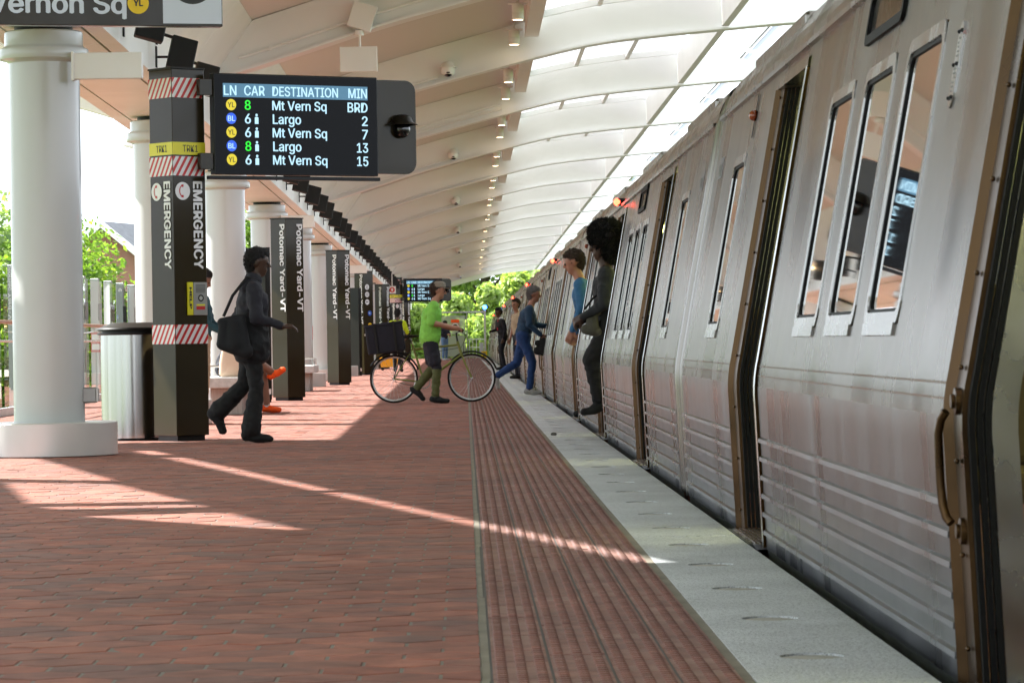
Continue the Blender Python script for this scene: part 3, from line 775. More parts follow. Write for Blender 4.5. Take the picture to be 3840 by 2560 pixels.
link('roof', me, blk, (9.0, -18, HZ + 1.4))  # added shading slab, its holes shaped to let the sun patches through
for (x, y) in ((-13.2, 3), (-13.2, 18), (-13.2, 33), (-7.4, 3)):
    MB().box(-.15, .15, -.15, .15, 0, HZ + 1.38, 'cladding', c=.02).build('post', blk, (x + 9, y - 18, 0))
#@@PART3
# ================================================================== TRAIN
CL = 22.58; CP = 22.83; CX = 2.72; CY0 = 19.09 - 22.58
def px(h):
    """x of the platform-side skin at height h"""
    if h < .58: return 1.2225 + .044 * (.58 - h)
    if h < .78:
        t = (h - .58) / .2; a = 1.2225; b_ = 1.218 + .185 * (.78 - .676)
        return (1 - t) ** 2 * a + 2 * t * (1 - t) * (1.2135) + t * t * b_
    return 1.218 + .185 * (h - .676)
DOORS = (4.34, 11.29, 18.24)
WINH = (.90, 1.785)
WINS = [(1.60, 2.36)] + [(6.25, 7.05), (7.37, 8.20), (8.50, 9.33)]
WINS = WINS + [(CL - b_, CL - a) for a, b_ in WINS[1:]] + [(CL - 2.36, CL - 1.60)]
HS = [-.02, .1, .25, .4, .5, .58, .62, .66, .70, .74, .78, WINH[0], 1.1, 1.35, 1.6, WINH[1], 1.95, 2.06, 2.085]
def L3(x, y, h): return (x - CX, y - CL / 2, h)
def side_grid(b, ya, yb, hs, m_of, holes=(), off=0.):
    ys = sorted(set([ya, yb] + [v for w in holes for v in w if ya < v < yb]))
    yy = []
    for a, c in zip(ys, ys[1:]):
        n = max(1, int((c - a) / .6))
        yy += [a + (c - a) * i / n for i in range(n)]
    yy.append(ys[-1])
    nh = len(hs); vs = [L3(px(h) + off, y, h) for y in yy for h in hs]
    for mname in set(m_of(h) for h in hs):
        fs = []
        for i in range(len(yy) - 1):
            ym = (yy[i] + yy[i + 1]) / 2
            for j in range(nh - 1):
                hm = (hs[j] + hs[j + 1]) / 2
                if m_of(hm) != mname: continue
                if any(w[0] < ym < w[1] for w in holes) and WINH[0] < hm < WINH[1]: continue
                fs.append((i * nh + j, (i + 1) * nh + j, (i + 1) * nh + j + 1, i * nh + j + 1))
        b.add(vs, fs, mname, True)
def ring_solid(b, outer, inner, place, d0, d1, m):
    """frame between two outlines with same count; place(u,v,d)->point"""
    n = len(outer)
    vs = [place(u, v, d0) for u, v in outer] + [place(u, v, d1) for u, v in outer] + [place(u, v, d1) for u, v in inner] + [place(u, v, d0) for u, v in inner]
    fs = []
    for i in range(n):
        j = (i + 1) % n
        for a in range(4):
            c = (a + 1) % 4; fs.append((a * n + i, a * n + j, c * n + j, c * n + i))
    b.add(vs, fs, m, False)
NRM = Vector((1, 0, -.185)).normalized()       # inward normal of the upper side
def up_place(yc, hc):
    def pl(u, v, d):
        h = hc + v * .983
        p = Vector((1.218 + .185 * (h - .676), yc + u, h)) + NRM * d
        return L3(*p)
    return pl
def make_car(name):
    car = thing(name, (CX, CY0 + CL / 2, 0), 'car', 'train car', 'coupled cars of the train')
    ends = [0.12, DOORS[0] - .70, DOORS[0] + .70, DOORS[1] - .70, DOORS[1] + .70, DOORS[2] - .70, DOORS[2] + .70, CL - .12]
    bars = [.437, .360, .282, .205, .128, .052]
    for a, c in ((ends[0], ends[1]), (ends[2], ends[3]), (ends[4], ends[5]), (ends[6], ends[7])):
        b = MB(); wl = [w for w in WINS if a < w[0] < c]
        side_grid(b, a, c, HS, lambda h: 'car_steel_low' if h < .66 else 'car_steel', wl)
        p = b.build('side_panel', car, recalc=False)
        # raised fluting bars
        for h in bars:
            b = MB(); x = px(h)
            b.prism([(x - .013 - CX, h - .009), (x + .004 - CX, h - .015), (x + .004 - CX, h + .015), (x - .012 - CX, h + .007)], a + .035 - CL / 2, c - .035 - CL / 2, 'car_steel_low')
            b.build('trim_bar', p)
        for h in (.705, .745):
            b = MB(); x = px(h); b.box(x - .0035 - CX, x + .002 - CX, a + .01 - CL / 2, c - .01 - CL / 2, h - .003, h + .003, 'car_steel'); b.build('belt_seam', p)
        b = MB(); b.add([L3(px(-.02) + .004, a, -.02), L3(px(-.02) + .004, c, -.02), L3(1.30, c, -.34), L3(1.30, a, -.34)], [(0, 1, 2, 3)], 'skirt'); b.build('skirt', car, recalc=False)
    # door headers and the cant rail above everything
    for d in DOORS: b = MB(); side_grid(b, d - .70, d + .70, [2.045, 2.06, 2.085], lambda h: 'car_steel'); b.build('door_header', car, recalc=False)
    rp_ = [(px(2.085), 2.085), (px(2.085) - .02, 2.09), (px(2.085) - .02, 2.11), (px(2.085) + .012, 2.115), (1.497, 2.17), (1.515, 2.215), (1.57, 2.30), (1.70, 2.40), (1.95, 2.49), (2.3, 2.54), (CX, 2.555)]
    rp_ = rp_ + [(2 * CX - x, h) for x, h in rp_[::-1][1:]]
    b = MB(); n = len(rp_)
    vs = [L3(x, .12, h) for x, h in rp_] + [L3(x, CL - .12, h) for x, h in rp_]
    b.add(vs, [(i, i + 1, i + 1 + n, i + n) for i in range(n - 1)], 'car_steel', False); b.build('roof', car, recalc=False)
    for ya in (1.2, 7.0, 13.0, 18.6): b = MB(); b.box(1.555 - CX, 1.75 - CX, ya - CL / 2, ya + 2.6 - CL / 2, 2.24, 2.335, 'car_steel', c=.02); b.build('roof_cover', car)
    # end posts
    for ye, s_ in ((.10, 1), (CL - .10, -1)):
        b = MB(); pts = [L3(px(h) + .05, ye, h) for h in [-.02, .2, .4, .58, .64, .70, .78, 1.2, 1.7, 2.08]] + [L3(1.60, ye, 2.24)]
        b.tube(pts, .062, 'car_steel', 12); b.build('corner_post', car)
        b = MB(); ou = [(px(h) + .06, h) for h in (-.3, .3, .62, .8, 1.5, 2.05)] + [(1.6, 2.25), (2.0, 2.45), (CX, 2.5)]
        ou = ou + [(2 * CX - x, h) for x, h in ou[::-1][1:]]
        b.add([L3(x, ye + s_ * .03, h) for x, h in ou], [tuple(range(len(ou)))], 'car_steel_low'); b.build('end_wall', car, recalc=False)
    b = MB(); b.box(2.1 - CX, 3.3 - CX, -.13 - CL / 2, .13 - CL / 2, .0, 2.1, 'rubber'); b.tube([L3(1.42, -.02, .05), L3(1.42, -.02, 1.2)], .05, 'rubber', 8); b.build('gangway', car)
    # other side, floor, ceiling
    b = MB(); b.box(2 * CX - 1.26 - .03 - CX, 2 * CX - 1.26 - CX, .12 - CL / 2, CL - .12 - CL / 2, -.02, .9, 'car_steel_low')
    for yy in np.arange(.12, CL - .5, 1.55): b.box(2 * CX - 1.30 - .03 - CX, 2 * CX - 1.30 - CX, yy - CL / 2, yy + .35 - CL / 2, .9, 1.75, 'car_steel')
    b.box(2 * CX - 1.36 - .03 - CX, 2 * CX - 1.36 - CX, .12 - CL / 2, CL - .12 - CL / 2, 1.75, 2.1, 'car_steel'); b.build('far_side', car)
    b = MB(); b.box(1.28 - CX, 2 * CX - 1.28 - CX, .13 - CL / 2, CL - .13 - CL / 2, -.10, -.012, 'interior_floor'); b.build('floor', car)
    b = MB(); b.box(1.50 - CX, 2 * CX - 1.50 - CX, .13 - CL / 2, CL - .13 - CL / 2, 2.08, 2.11, 'interior_wall'); b.build('ceiling', car)
    for xx in (2.15, 3.2): MB().box(xx - CX, xx + .09 - CX, .6 - CL / 2, CL - .6 - CL / 2, 2.055, 2.075, 'cabin_lamp').build('ceiling_light', car)
    b = MB(); b.box(1.34 - CX, 2 * CX - 1.34 - CX, .4 - CL / 2, CL - .4 - CL / 2, -.85, -.12, 'underframe')
    for yb in (2.6, CL - 2.6):
        for dy in (-1.05, 1.05): b.lathe([(0, -.07), (.36, -.07), (.36, .07), (0, .07)], 'underframe', 20, (1.45 - CX, yb + dy - CL / 2, -.85), 'x')
    b.build('underframe', car)
    # seats, one bench pair per window
    for w in WINS:
        yc = (w[0] + w[1]) / 2 - CL / 2
        b = MB(); b.box(1.42 - CX, 2.25 - CX, yc - .22, yc + .22, .36, .46, 'interior_seat', c=.03); b.box(1.44 - CX, 2.25 - CX, yc + .18, yc + .26, .46, 1.02, 'interior_seat', c=.03); b.build('seat', car)
    # windows
    for w in WINS:
        yc = (w[0] + w[1]) / 2; hc = (WINH[0] + WINH[1]) / 2; wd = w[1] - w[0]; hh = (WINH[1] - WINH[0]) / .983
        pl = up_place(yc, hc)
        b = MB(); ring_solid(b, rrect(wd + .012, hh + .012, .075), rrect(wd - .075, hh - .075, .055), pl, -.005, .012, 'bright_steel')
        ring_solid(b, rrect(wd - .07, hh - .07, .058), rrect(wd - .105, hh - .10, .045), pl, .003, .016, 'rubber')
        # drip lip above and stepped sill below
        vs = [pl(u, v, d) for u, v, d in ((-wd / 2 + .02, hh / 2 + .008, -.002), (wd / 2 - .02, hh / 2 + .008, -.002), (wd / 2 - .02, hh / 2 + .035, -.002), (-wd / 2 + .02, hh / 2 + .035, -.002))]
        sb = [pl(u, v, d) for d in (-.010, .004) for u, v in ((-wd / 2 + .05, -hh / 2 - .034), (wd / 2 - .05, -hh / 2 - .034), (wd / 2 - .045, -hh / 2 + .004), (-wd / 2 + .045, -hh / 2 + .004))]
        b.add(sb, [(0, 1, 2, 3), (4, 7, 6, 5), (0, 4, 5, 1), (1, 5, 6, 2), (2, 6, 7, 3), (3, 7, 4, 0)], 'bright_steel')
        wo_ = b.build('window', car)
        g = MB(); o_ = rrect(wd - .095, hh - .09, .05); g.add([pl(u, v, .009) for u, v in o_], [tuple(range(len(o_)))], 'train_glass'); g.build('pane', wo_, recalc=False)
    # doors
    for di, d in enumerate(DOORS):
        b = MB()
        hs = [-.015, .1, .3, .5, .58, .62, .66, .70, .74, .78, 1.0, 1.4, 1.8, 2.0]
        for s_ in (-1, 1):
            yo, yi = d + s_ * .70, d + s_ * .555
            n = len(hs)
            for (xo, m_, ya, yb2) in ((-.012, 'bronze', yo, yi),):
                vs = []
                for h in hs:
                    sk = .05 * max(0, (.12 - h) / .14) 
                    vs += [L3(px(h) + xo, ya, h), L3(px(h) + xo - .004, ya - s_ * .02, h), L3(px(h) + xo + .020, ya - s_ * .045, h), L3(px(h) + xo + .026, yb2, h), L3(px(h) + .028, yb2, h)]
                fs = []; fs2 = []
                for i in range(n - 1):
                    for q in range(4): (fs2 if q == 0 else fs).append((i * 5 + q, (i + 1) * 5 + q, (i + 1) * 5 + q + 1, i * 5 + q + 1))
                b.add(vs, fs, m_, True); b.add(vs, fs2, 'bright_steel', True)
            for h in np.arange(.08, 2.0, .235):   # rivets on the jamb
                b.sphere(L3(px(h) + .003, d + s_ * .60, h), .007, 'bronze', 8, 6)
        vs = [L3(px(2.0) - .01, d - .70, 2.0), L3(px(2.0) - .01, d + .70, 2.0), L3(px(2.05) - .012, d + .70, 2.05), L3(px(2.05) - .012, d - .70, 2.05), L3(px(2.0) + .15, d - .56, 2.0), L3(px(2.0) + .15, d + .56, 2.0)]
        b.add(vs, [(0, 1, 2, 3), (0, 4, 5, 1)], 'car_steel')
        df = b.build('door_frame', car)
        for s_ in (-1, 1):
            b = MB()
            for q, (o1, o2, mm) in enumerate(((.027, .042, 'rubber'), (.046, .060, 'rubber'), (.064, .078, 'rubber'))):
                vs = [L3(px(h) + xx, d + s_ * (.555 - .012 * q), h) for h in hs for xx in (o1, o2)] + [L3(px(h) + xx, d + s_ * (.525 - .012 * q), h) for h in hs for xx in (o1, o2)]
                n = len(hs); fs = []
                for i in range(n - 1):
                    a = i * 2; fs += [(a, a + 2, a + 3, a + 1), (2 * n + a, 2 * n + a + 1, 2 * n + a + 3, 2 * n + a + 2), (a, 2 * n + a, 2 * n + a + 2, a + 2), (a + 1, a + 3, 2 * n + a + 3, 2 * n + a + 1)]
                b.add(vs, fs, mm, False)
            b.build('door_seal', df)
            b = MB(); vs = [L3(px(h) + xx, d + s_ * yy2, h) for h in hs for xx, yy2 in ((.080, .66), (.145, .66), (.145, .50), (.080, .50))]
            fs = []
            for i in range(len(hs) - 1):
                for q in range(4): fs.append((i * 4 + q, (i + 1) * 4 + q, (i + 1) * 4 + (q + 1) % 4, i * 4 + (q + 1) % 4))
            b.add(vs, fs, 'bright_steel' if di == 1 else 'car_steel'); b.build('door_leaf', car)
            # stainless screen beside the doorway, inside
            b = MB(); b.box(1.50 - CX, 2.05 - CX, d + s_ * .64 - .02 - CL / 2, d + s_ * .64 + .02 - CL / 2, .02, 1.25, 'bright_steel', c=.008); b.tube([L3(1.98, d + s_ * .64, 0), L3(1.98, d + s_ * .64, 2.05)], .018, 'bright_steel', 8); b.build('windscreen', car)
        b = MB(); b.box(1.195 - CX, 1.42 - CX, d - .56 - CL / 2, d + .56 - CL / 2, -.035, -.005, 'bright_steel', c=.004)
        b.prism([(1.185 - CX, -.005), (1.20 - CX, -.005), (1.27 - CX, -.10), (1.25 - CX, -.10)], d - .58 - CL / 2, d + .58 - CL / 2, 'skirt')
        for q in range(9): b.box((1.215 + q * .02) - CX, (1.222 + q * .02) - CX, d - .55 - CL / 2, d + .55 - CL / 2, -.005, .001, 'bronze')
        b.build('threshold', car)
        # grab handle on the far jamb
        if di == 1:
            for s_ in (1,):
                yh = d + s_ * .605; b = MB()
                pts = [(px(.67) - .02, yh, .675), (px(.655) - .03, yh + .012, .655), (px(.62) - .036, yh + .02, .62), (px(.5) - .038, yh + .022, .5), (px(.44) - .036, yh + .02, .44), (px(.41) - .03, yh + .012, .41), (px(.40) - .02, yh, .395)]
                b.tube([L3(*p) for p in pts], .0115, 'bronze', 10)
                for h in (.70, .375):
                    b.lathe([(0, -.03), (.018, -.03), (.018, -.022), (.034, -.02), (.034, .01)], 'bronze', 16, L3(px(h) + .02, yh, h), 'x')
                b.build('grab_handle', car)
    # marker lamp near the far end, door lamp at the middle door
    b = MB(); pm = up_place(20.04, 1.957); 
    b.add([pm(u, v, -.006) for u, v in ((-.035, -.11), (.035, -.11), (.035, .11), (-.035, .11))], [(0, 1, 2, 3)], 'rubber'); mk = b.build('marker_lamp', car, recalc=False)
    b = MB(); b.sphere(pm(0, 0, -.012), .028, 'amber_lens', 14, 10); b.build('lens', mk)
    b = MB(); pq = (px(2.085) - .03, 11.75, 2.135)
    b.box(pq[0] - .02 - CX, pq[0] + .05 - CX, pq[1] - .035 - CL / 2, pq[1] + .035 - CL / 2, pq[2] - .035, pq[2] + .035, 'black', c=.006); dl_ = b.build('door_lamp', car)
    b = MB(); b.sphere(L3(pq[0] - .02, pq[1] - .01, pq[2]), .036, 'red_lamp', 14, 10); b.build('lens', dl_)
    return car
car1 = make_car('train_car')
def sign_window(car, yc):
    pl = up_place(yc, 1.985); b = MB()
    ring_solid(b, rrect(1.02, .20, .045), rrect(.95, .13, .03), pl, -.014, .02, 'rubber'); s_ = b.build('destination_sign', car)
    g = MB(); o_ = rrect(.95, .13, .03); g.add([pl(u, v, .0) for u, v in o_], [tuple(range(len(o_)))], 'train_glass')
    g.add([pl(u, v, .015) for u, v in o_], [tuple(range(len(o_)))], 'interior_wall'); g.build('pane', s_, recalc=False)
def number(car, yc, s):
    pl = up_place(yc, 1.80)
    b = MB(); b.add([pl(u, v, -.0015) for u, v in ((-.13, -.06), (.13, -.06), (.13, .06), (-.13, .06))], [(0, 1, 2, 3)], 'car_steel_low'); n_ = b.build('number_plate', car, recalc=False)
    put_text('numerals', s, .13, 'fin_grey', n_, pl(.11, -.045, -.004), (0, -1, 0), Vector(pl(0, 1, 0)) - Vector(pl(0, 0, 0)), bold=.002, sx=.75)
cars = [car1]
for k in range(1, 8):
    c = copy_tree(car1); c.location = (CX, CY0 + CL / 2 + CP * k, 0); cars.append(c)
# the lamp of the first car is outside the frame and unlit in the photo's part of it
for k, c in enumerate(cars):
    sign_window(c, 14.88 if k % 2 == 0 else CL - 14.88)
    if k == 0: number(c, CL - .62, '1203')
    elif k == 1: number(c, .62, '1202')
    w_ = ['brushed steel train car nearest the camera, filling the right side of the picture', 'train car second from the camera, person with black afro in its doorway', 'train car third from the camera, man in blue denim stepping toward it'] + ['brushed steel train car, %s from the camera' % nth(i) for i in range(3, 8)]
    c['label'] = w_[k]
# oval plate with rivets on the near car
pl = up_place(9.40 - CY0, 1.622); b = MB(); o_ = rrect(.085, .25, .042, 6)
b.add([pl(u, v, -.006) for u, v in o_] + [pl(u, v, .004) for u, v in o_], [tuple(range(len(o_)))] + [(i, i + len(o_), (i + 1) % len(o_) + len(o_), (i + 1) % len(o_)) for i in range(len(o_))], 'bright_steel')
bp_ = b.build('braille_plate', car1)
b = MB()
for u, v in ((-.025, .095), (.025, .095), (-.028, 0), (.028, 0), (-.025, -.095), (.025, -.095)): b.sphere(pl(u, v, -.008), .006, 'black', 8, 6)
for v in np.arange(-.075, .08, .0125):
    for u in (-.012, 0, .012):
        if random.random() < .7 and abs(v) > .012: b.sphere(pl(u, v, -.006), .0035, 'fin_grey', 6, 4)
b.build('rivets', bp_)
#@@PART4
# ================================================================== PYLONS AND SIGNS
def stripes(b, o, r, u, w, h, off, n=5.2, flip=1):
    """white plate with slanted red bars; o lower-left corner on the face, r/u unit axes"""
    nrm = Vector(r).cross(Vector(u)); o = Vector(o); r = Vector(r); u = Vector(u)
    P = lambda x, y, d: o + r * x + u * y + nrm * d
    b.add([P(0, 0, off), P(w, 0, off), P(w, h, off), P(0, h, off)], [(0, 1, 2, 3)], 'white_print')
    p = .068; bw = .030; sl = .62 * h
    x = -sl - p
    while x < w + p:
        q = clip_poly([(x, 0), (x + bw, 0), (x + bw + sl, h), (x + sl, h)], 0, w, 0, h)
        if len(q) >= 3: b.add([P(a, c, off + .0012) for a, c in q], [tuple(range(len(q)))], 'red_print')
        x += p
def disc(b, c, r, u, rad, m, off, n=28, asp=1.):
    nrm = Vector(r).cross(Vector(u)); c = Vector(c)
    b.add([c + Vector(r) * rad * asp * math.cos(2 * math.pi * i / n) + Vector(u) * rad * math.sin(2 * math.pi * i / n) + nrm * off for i in range(n)], [tuple(range(n))], m)
def poly_on(b, c, r, u, pts, m, off):
    nrm = Vector(r).cross(Vector(u)); c = Vector(c)
    b.add([c + Vector(r) * x + Vector(u) * y + nrm * off for x, y in pts], [tuple(range(len(pts)))], m)
UP = Vector((0, 0, 1))
def pylon_body(t, s, th, H):
    """square post; front edge at local origin, right face along (cos,sin), left face along (-sin,cos)"""
    rd = Vector((math.cos(th), math.sin(th), 0)); ld = Vector((-math.sin(th), math.cos(th), 0))
    b = MB(); M = frame((0, 0, 0), rd, ld)
    b.box(.004, s, .004, s, .05, H, 'pylon_paint', M, .004); b.build('post', t)
    b = MB(); b.box(.03, s - .03, .03, s - .03, .0, .055, 'black', M); b.build('foot', t)
    b = MB(); b.box(-.004, s + .008, -.004, s + .008, H, H + .018, 'pylon_dark', M, .003); b.build('cap', t)
    return rd, ld
def name_text(t, s, rd, ld, ztop, length, face):
    # text reads downward; letters' tops point to the right of the face
    if face == 'R': o = rd * (s * .50) + UP * ztop; r = rd; n = Vector((rd.y, -rd.x, 0))
    else: o = ld * (s * .50) + UP * ztop; r = -ld; n = Vector((-ld.y, ld.x, 0))
    n = r.cross(UP)
    o = o + r * (.0) + n * .002
    ob = put_text('lettering', 'Potomac Yard-VT', .2, 'white_print', t, o + r * .035, -UP, r, bold=.006, fit=(length, .118))
    return ob
def handset(b, c, r, u, s):
    """telephone handset pictogram"""
    pts = []
    for i in range(9): a = R(115 + 130 * i / 8); pts.append((s * .75 * math.cos(a) + s * .55, s * .95 * math.sin(a)))
    for i in range(9): a = R(245 - 130 * i / 8); pts.append((s * .52 * math.cos(a) + s * .50, s * .78 * math.sin(a)))
    poly_on(b, c, r, u, pts, 'red_print', .0035)
    for sg in (1, -1): poly_on(b, c, r, u, [(s * .22, sg * s * .62), (s * .60, sg * s * .62), (s * .62, sg * s * 1.0), (s * .18, sg * s * .95)][::sg], 'red_print', .0038)
def screen(t, M, w, h, near=True):
    """departure screen; M places x right, y up, z toward the viewer, origin at lower left"""
    def P(x, y, z=0): return M @ Vector((x, y, z))
    xa = (M.to_3x3() @ Vector((1, 0, 0))); ya = (M.to_3x3() @ Vector((0, 1, 0)))
    b = MB(); b.box(0, w, 0, h, -.09, 0, 'black', M, .006); mo_ = b.build('monitor', t)
    b = MB(); b.add([P(.012, .012, .001), P(w - .012, .012, .001), P(w - .012, h - .012, .001), P(.012, h - .012, .001)], [(0, 1, 2, 3)], 'screen_black'); b.build('display', mo_, recalc=False)
    def T(s, x, y, wd, hh, m): put_text('screen_text', s, .1, m, mo_, P(x * w, y * h, .0035), xa, ya, bold=.0014, fit=(wd * w, hh * h))
    # normalised layout read from the photograph
    b = MB(); b.add([P(.055 * w, .765 * h, .002), P(.938 * w, .765 * h, .002), P(.938 * w, .902 * h, .002), P(.055 * w, .902 * h, .002)], [(0, 1, 2, 3)], 'screen_bar'); b.build('header_bar', mo_, recalc=False)
    T('LN', .060, .783, .076, .098, 'screen_text'); T('CAR', .182, .783, .124, .100, 'screen_text'); T('DESTINATION', .352, .783, .402, .098, 'screen_text'); T('MIN', .818, .783, .116, .098, 'screen_text')
    rows = [('YL', '8', 'Mt Vern Sq', 'BRD', 0), ('BL', '6', 'Largo', '2', 1), ('YL', '6', 'Mt Vern Sq', '7', 1), ('BL', '8', 'Largo', '13', 1), ('YL', '6', 'Mt Vern Sq', '15', 1)]
    for i, (ln, ca, de, mi, ped) in enumerate(rows):
        yc = .690 - .1355 * i; hh = .098
        b = MB(); disc(b, P(.103 * w, yc * h, 0), xa, ya, .056 * h, 'screen_yellow' if ln == 'YL' else 'screen_blue', .002)
        b.build('line_bullet', mo_, recalc=False)
        put_text('screen_text', ln, .1, 'screen_ink' if ln == 'YL' else 'screen_text', mo_, P((.103 - .021) * w, (yc - .026) * h, .004), xa, ya, bold=.001, fit=(.042 * w, .052 * h))
        T(ca, .184, yc - hh / 2, .036, hh, 'screen_green' if ca == '8' else 'screen_text')
        if ped:
            b = MB(); disc(b, P(.255 * w, (yc + .038) * h, 0), xa, ya, .013 * h, 'screen_text', .002, 14)
            poly_on(b, P(.255 * w, yc * h, 0), xa, ya, [(-.011 * w, -.05 * h), (.011 * w, -.05 * h), (.011 * w, .012 * h), (.006 * w, .02 * h), (-.006 * w, .02 * h), (-.011 * w, .012 * h)], 'screen_text', .002); b.build('person_icon', mo_, recalc=False)
        if de == 'Largo': T(de, .352, yc - hh / 2 - .026, .172, hh + .026, 'screen_text')
        else: T(de, .350, yc - hh / 2 - .022, .332, hh + .022, 'screen_text')
        wd = {'BRD': .124, '2': .036, '7': .036, '13': .070, '15': .070}[mi]
        T(mi, .936 - wd, yc - hh / 2, wd, hh, 'screen_text')
    # back panel with a dome camera at the right end, arms to the post, rail below
    o_ = [(w + .17 + x, h * .51 + y) for x, y in rrect(.60, h * .955, .11, 6)]
    b = MB(); b.prism(o_, -.15, -.11, 'pylon_paint', 'z', M); b.build('end_panel', t)
    b = MB(); b.box(-.06, w + .02, -.045, -.012, -.05, .0, 'black', M, .004); b.build('under_rail', t)
    b = MB()
    c = (w + .30, h * .52, -.06)
    b.sphere(P(c[0], c[1] - .03, -.085), .085, 'black_gloss', 18, 12); b.lathe([(0, .10), (.05, .095), (.09, .07), (.105, .03), (.15, 0), (.105, .002)], 'pylon_dark', 24, P(c[0], c[1] + .01, -.075)); b.build('dome_camera', t)
    for y in (h * .13, h * .86):
        b = MB(); b.box(-.13, .05, y - .075, y + .075, -.09, -.02, 'pylon_paint', M, .004); b.build('arm', t)
def emergency_pylon(loc, label, near=True):
    t = thing('emergency_pylon', loc, label, 'pylon', 'emergency pylons with departure screens')
    s, th, H = .365, R(40), 3.385
    rd, ld = pylon_body(t, s, th, H)
    nR = rd.cross(UP); nL = (-ld).cross(UP)
    for (z0, z1) in ((2.97, 3.29), (2.415, 2.60), (.885, 1.07)):
        z1 = z0 + .175 if z0 < 2.9 else z0 + .185
        if z0 > 2.9: z0, z1 = 3.125, 3.305
        b = MB(); stripes(b, UP * z0 + rd * (.004), rd, UP, s - (.03 if z0 > 2 else .004), z1 - z0, .0015); b.build('warning_band', t, recalc=False)
        b = MB(); stripes(b, ld * s + UP * z0, -ld, UP, s - .002, z1 - z0, .0015); b.build('warning_band', t, recalc=False)
    for r, o in ((rd, Vector((0, 0, 0))), (-ld, ld * s)):
        b = MB(); poly_on(b, o + UP * 2.605, r, UP, [(0, 0), (s, 0), (s, .115), (0, .115)], 'yellow_print', .0016); yb = b.build('track_band', t, recalc=False)
        n = r.cross(UP); put_text('lettering', 'TRK1', .1, 'black_print', t, o + r * (s * .31) + UP * 2.632 + n * .003, r, UP, fit=(s * .46, .062))
        b = MB(); c = o + r * (s * .29) + UP * 2.275
        disc(b, c, r, UP, .082, 'white_print', .0015); handset(b, c - r * .028, r, UP, .060); b.build('phone_icon', t, recalc=False)
        put_text('lettering', 'EMERGENCY', .2, 'white_print', t, o + r * (s * .60) + UP * 2.365 + n * .002, -UP, r, bold=.006, fit=(.80, .105))
    # intercom
    b = MB(); M = frame(rd * .135 + UP * 1.145, rd, UP); b.box(.062, .215, 0, .30, .0, .022, 'grey_metal', M, .004)
    ic = b.build('intercom', t)
    b = MB(); b.box(.0, .058, .0, .30, .0, .02, 'yellow_print', M, .003); b.build('help_strip', ic)
    put_text('lettering', 'HELP', .05, 'black_print', ic, M @ Vector((.015, .255, .0215)), -UP, rd, bold=.002, fit=(.20, .026))
    b = MB(); disc(b, M @ Vector((.14, .155, .0)), rd, UP, .032, 'black', .0235, 20); disc(b, M @ Vector((.14, .155, 0)), rd, UP, .019, 'bright_steel', .0245, 16)
    for q in range(7): b.box(.085, .19, .205 + q * .011, .2095 + q * .011, .0215, .0228, 'black', M)
    b.box(.09, .185, .085, .10, .0215, .0235, 'yellow_print', M); b.box(.09, .185, .05, .08, .0215, .024, 'red_print', M); b.build('call_button', ic)
    # screen: its plane is parallel to the right face
    w, h = 1.70, .925
    rs = Vector((math.cos(R(30)), math.sin(R(30)), 0)); M = frame(Vector((.372, .13, 2.425)), rs, UP)
    screen(t, M, w, h)
    return t
emergency_pylon((-2.634, 30.45, 0), 'near dark brown emergency pylon with striped bands, help intercom and large departure screen')
emergency_pylon((-2.72, 131.0, 0), 'far emergency pylon with small departure screen beyond the cyclist')
def name_pylon(loc, label, both=True, icons=False):
    t = thing('name_pylon', loc, label, 'pylon', 'station name pylons')
    s, th, H = .358, R(44), 2.78
    rd, ld = pylon_body(t, s, th, H)
    name_text(t, s, rd, ld, 2.70, 1.34, 'L')
    if not icons: name_text(t, s, rd, ld, 2.70, 1.34, 'R')
    else:
        n = rd.cross(UP)
        for q, g in enumerate(('wheel', 'lift', 'arrow')):
            b = MB(); c = rd * (s * .38) + UP * (2.36 - .20 * q); disc(b, c, rd, UP, .075, 'white_print', .0015)
            if g == 'wheel': disc(b, c + UP * .03, rd, UP, .014, 'black_print', .003, 12); disc(b, c - UP * .02, rd, UP, .032, 'black_print', .003, 16); disc(b, c - UP * .02, rd, UP, .022, 'white_print', .004, 16)
            elif g == 'lift': poly_on(b, c, rd, UP, [(-.04, -.035), (.04, -.035), (.04, .035), (-.04, .035)], 'black_print', .003); poly_on(b, c, rd, UP, [(-.03, -.028), (-.005, -.028), (-.005, .028), (-.03, .028)], 'white_print', .004); poly_on(b, c, rd, UP, [(.005, -.028), (.03, -.028), (.03, .028), (.005, .028)], 'white_print', .004)
            else: poly_on(b, c, rd, UP, [(-.045, 0), (-.01, .035), (-.01, .01), (.045, .01), (.045, -.01), (-.01, -.01), (-.01, -.035)], 'black_print', .003)
            b.build('pictogram', t, recalc=False)
        for q, (nm, m_) in enumerate((('BL', 'bl_blue'), ('YL', 'yl_yellow'))):
            b = MB(); c = rd * (s * .62) + UP * (1.66 - .33 * q); disc(b, c, rd, UP, .068, m_, .0015); b.build('line_bullet', t, recalc=False)
            put_text('lettering', nm, .07, 'white_print' if nm == 'BL' else 'black_print', t, c - rd * .032 - UP * .022 + n * .003, rd, UP, bold=.002, fit=(.064, .045))
        b = MB(); c = rd * (s * .62) + UP * 1.05; disc(b, c, rd, UP, .062, 'white_print', .0015); poly_on(b, c, rd, UP, [(.038, 0), (.008, .03), (.008, .008), (-.038, .008), (-.038, -.008), (.008, -.008), (.008, -.03)][::-1], 'black_print', .003); b.build('pictogram', t, recalc=False)
    return t
name_pylon((-2.72, 51.2, 0), 'dark brown station name pylon behind the walking person, nearest of its kind')
name_pylon((-2.63, 69.4, 0), 'station name pylon standing second along the platform, between two white columns')
name_pylon((-2.72, 90.0, 0), 'name pylon carrying wheelchair, elevator and arrow pictograms with blue and yellow bullets', icons=True)
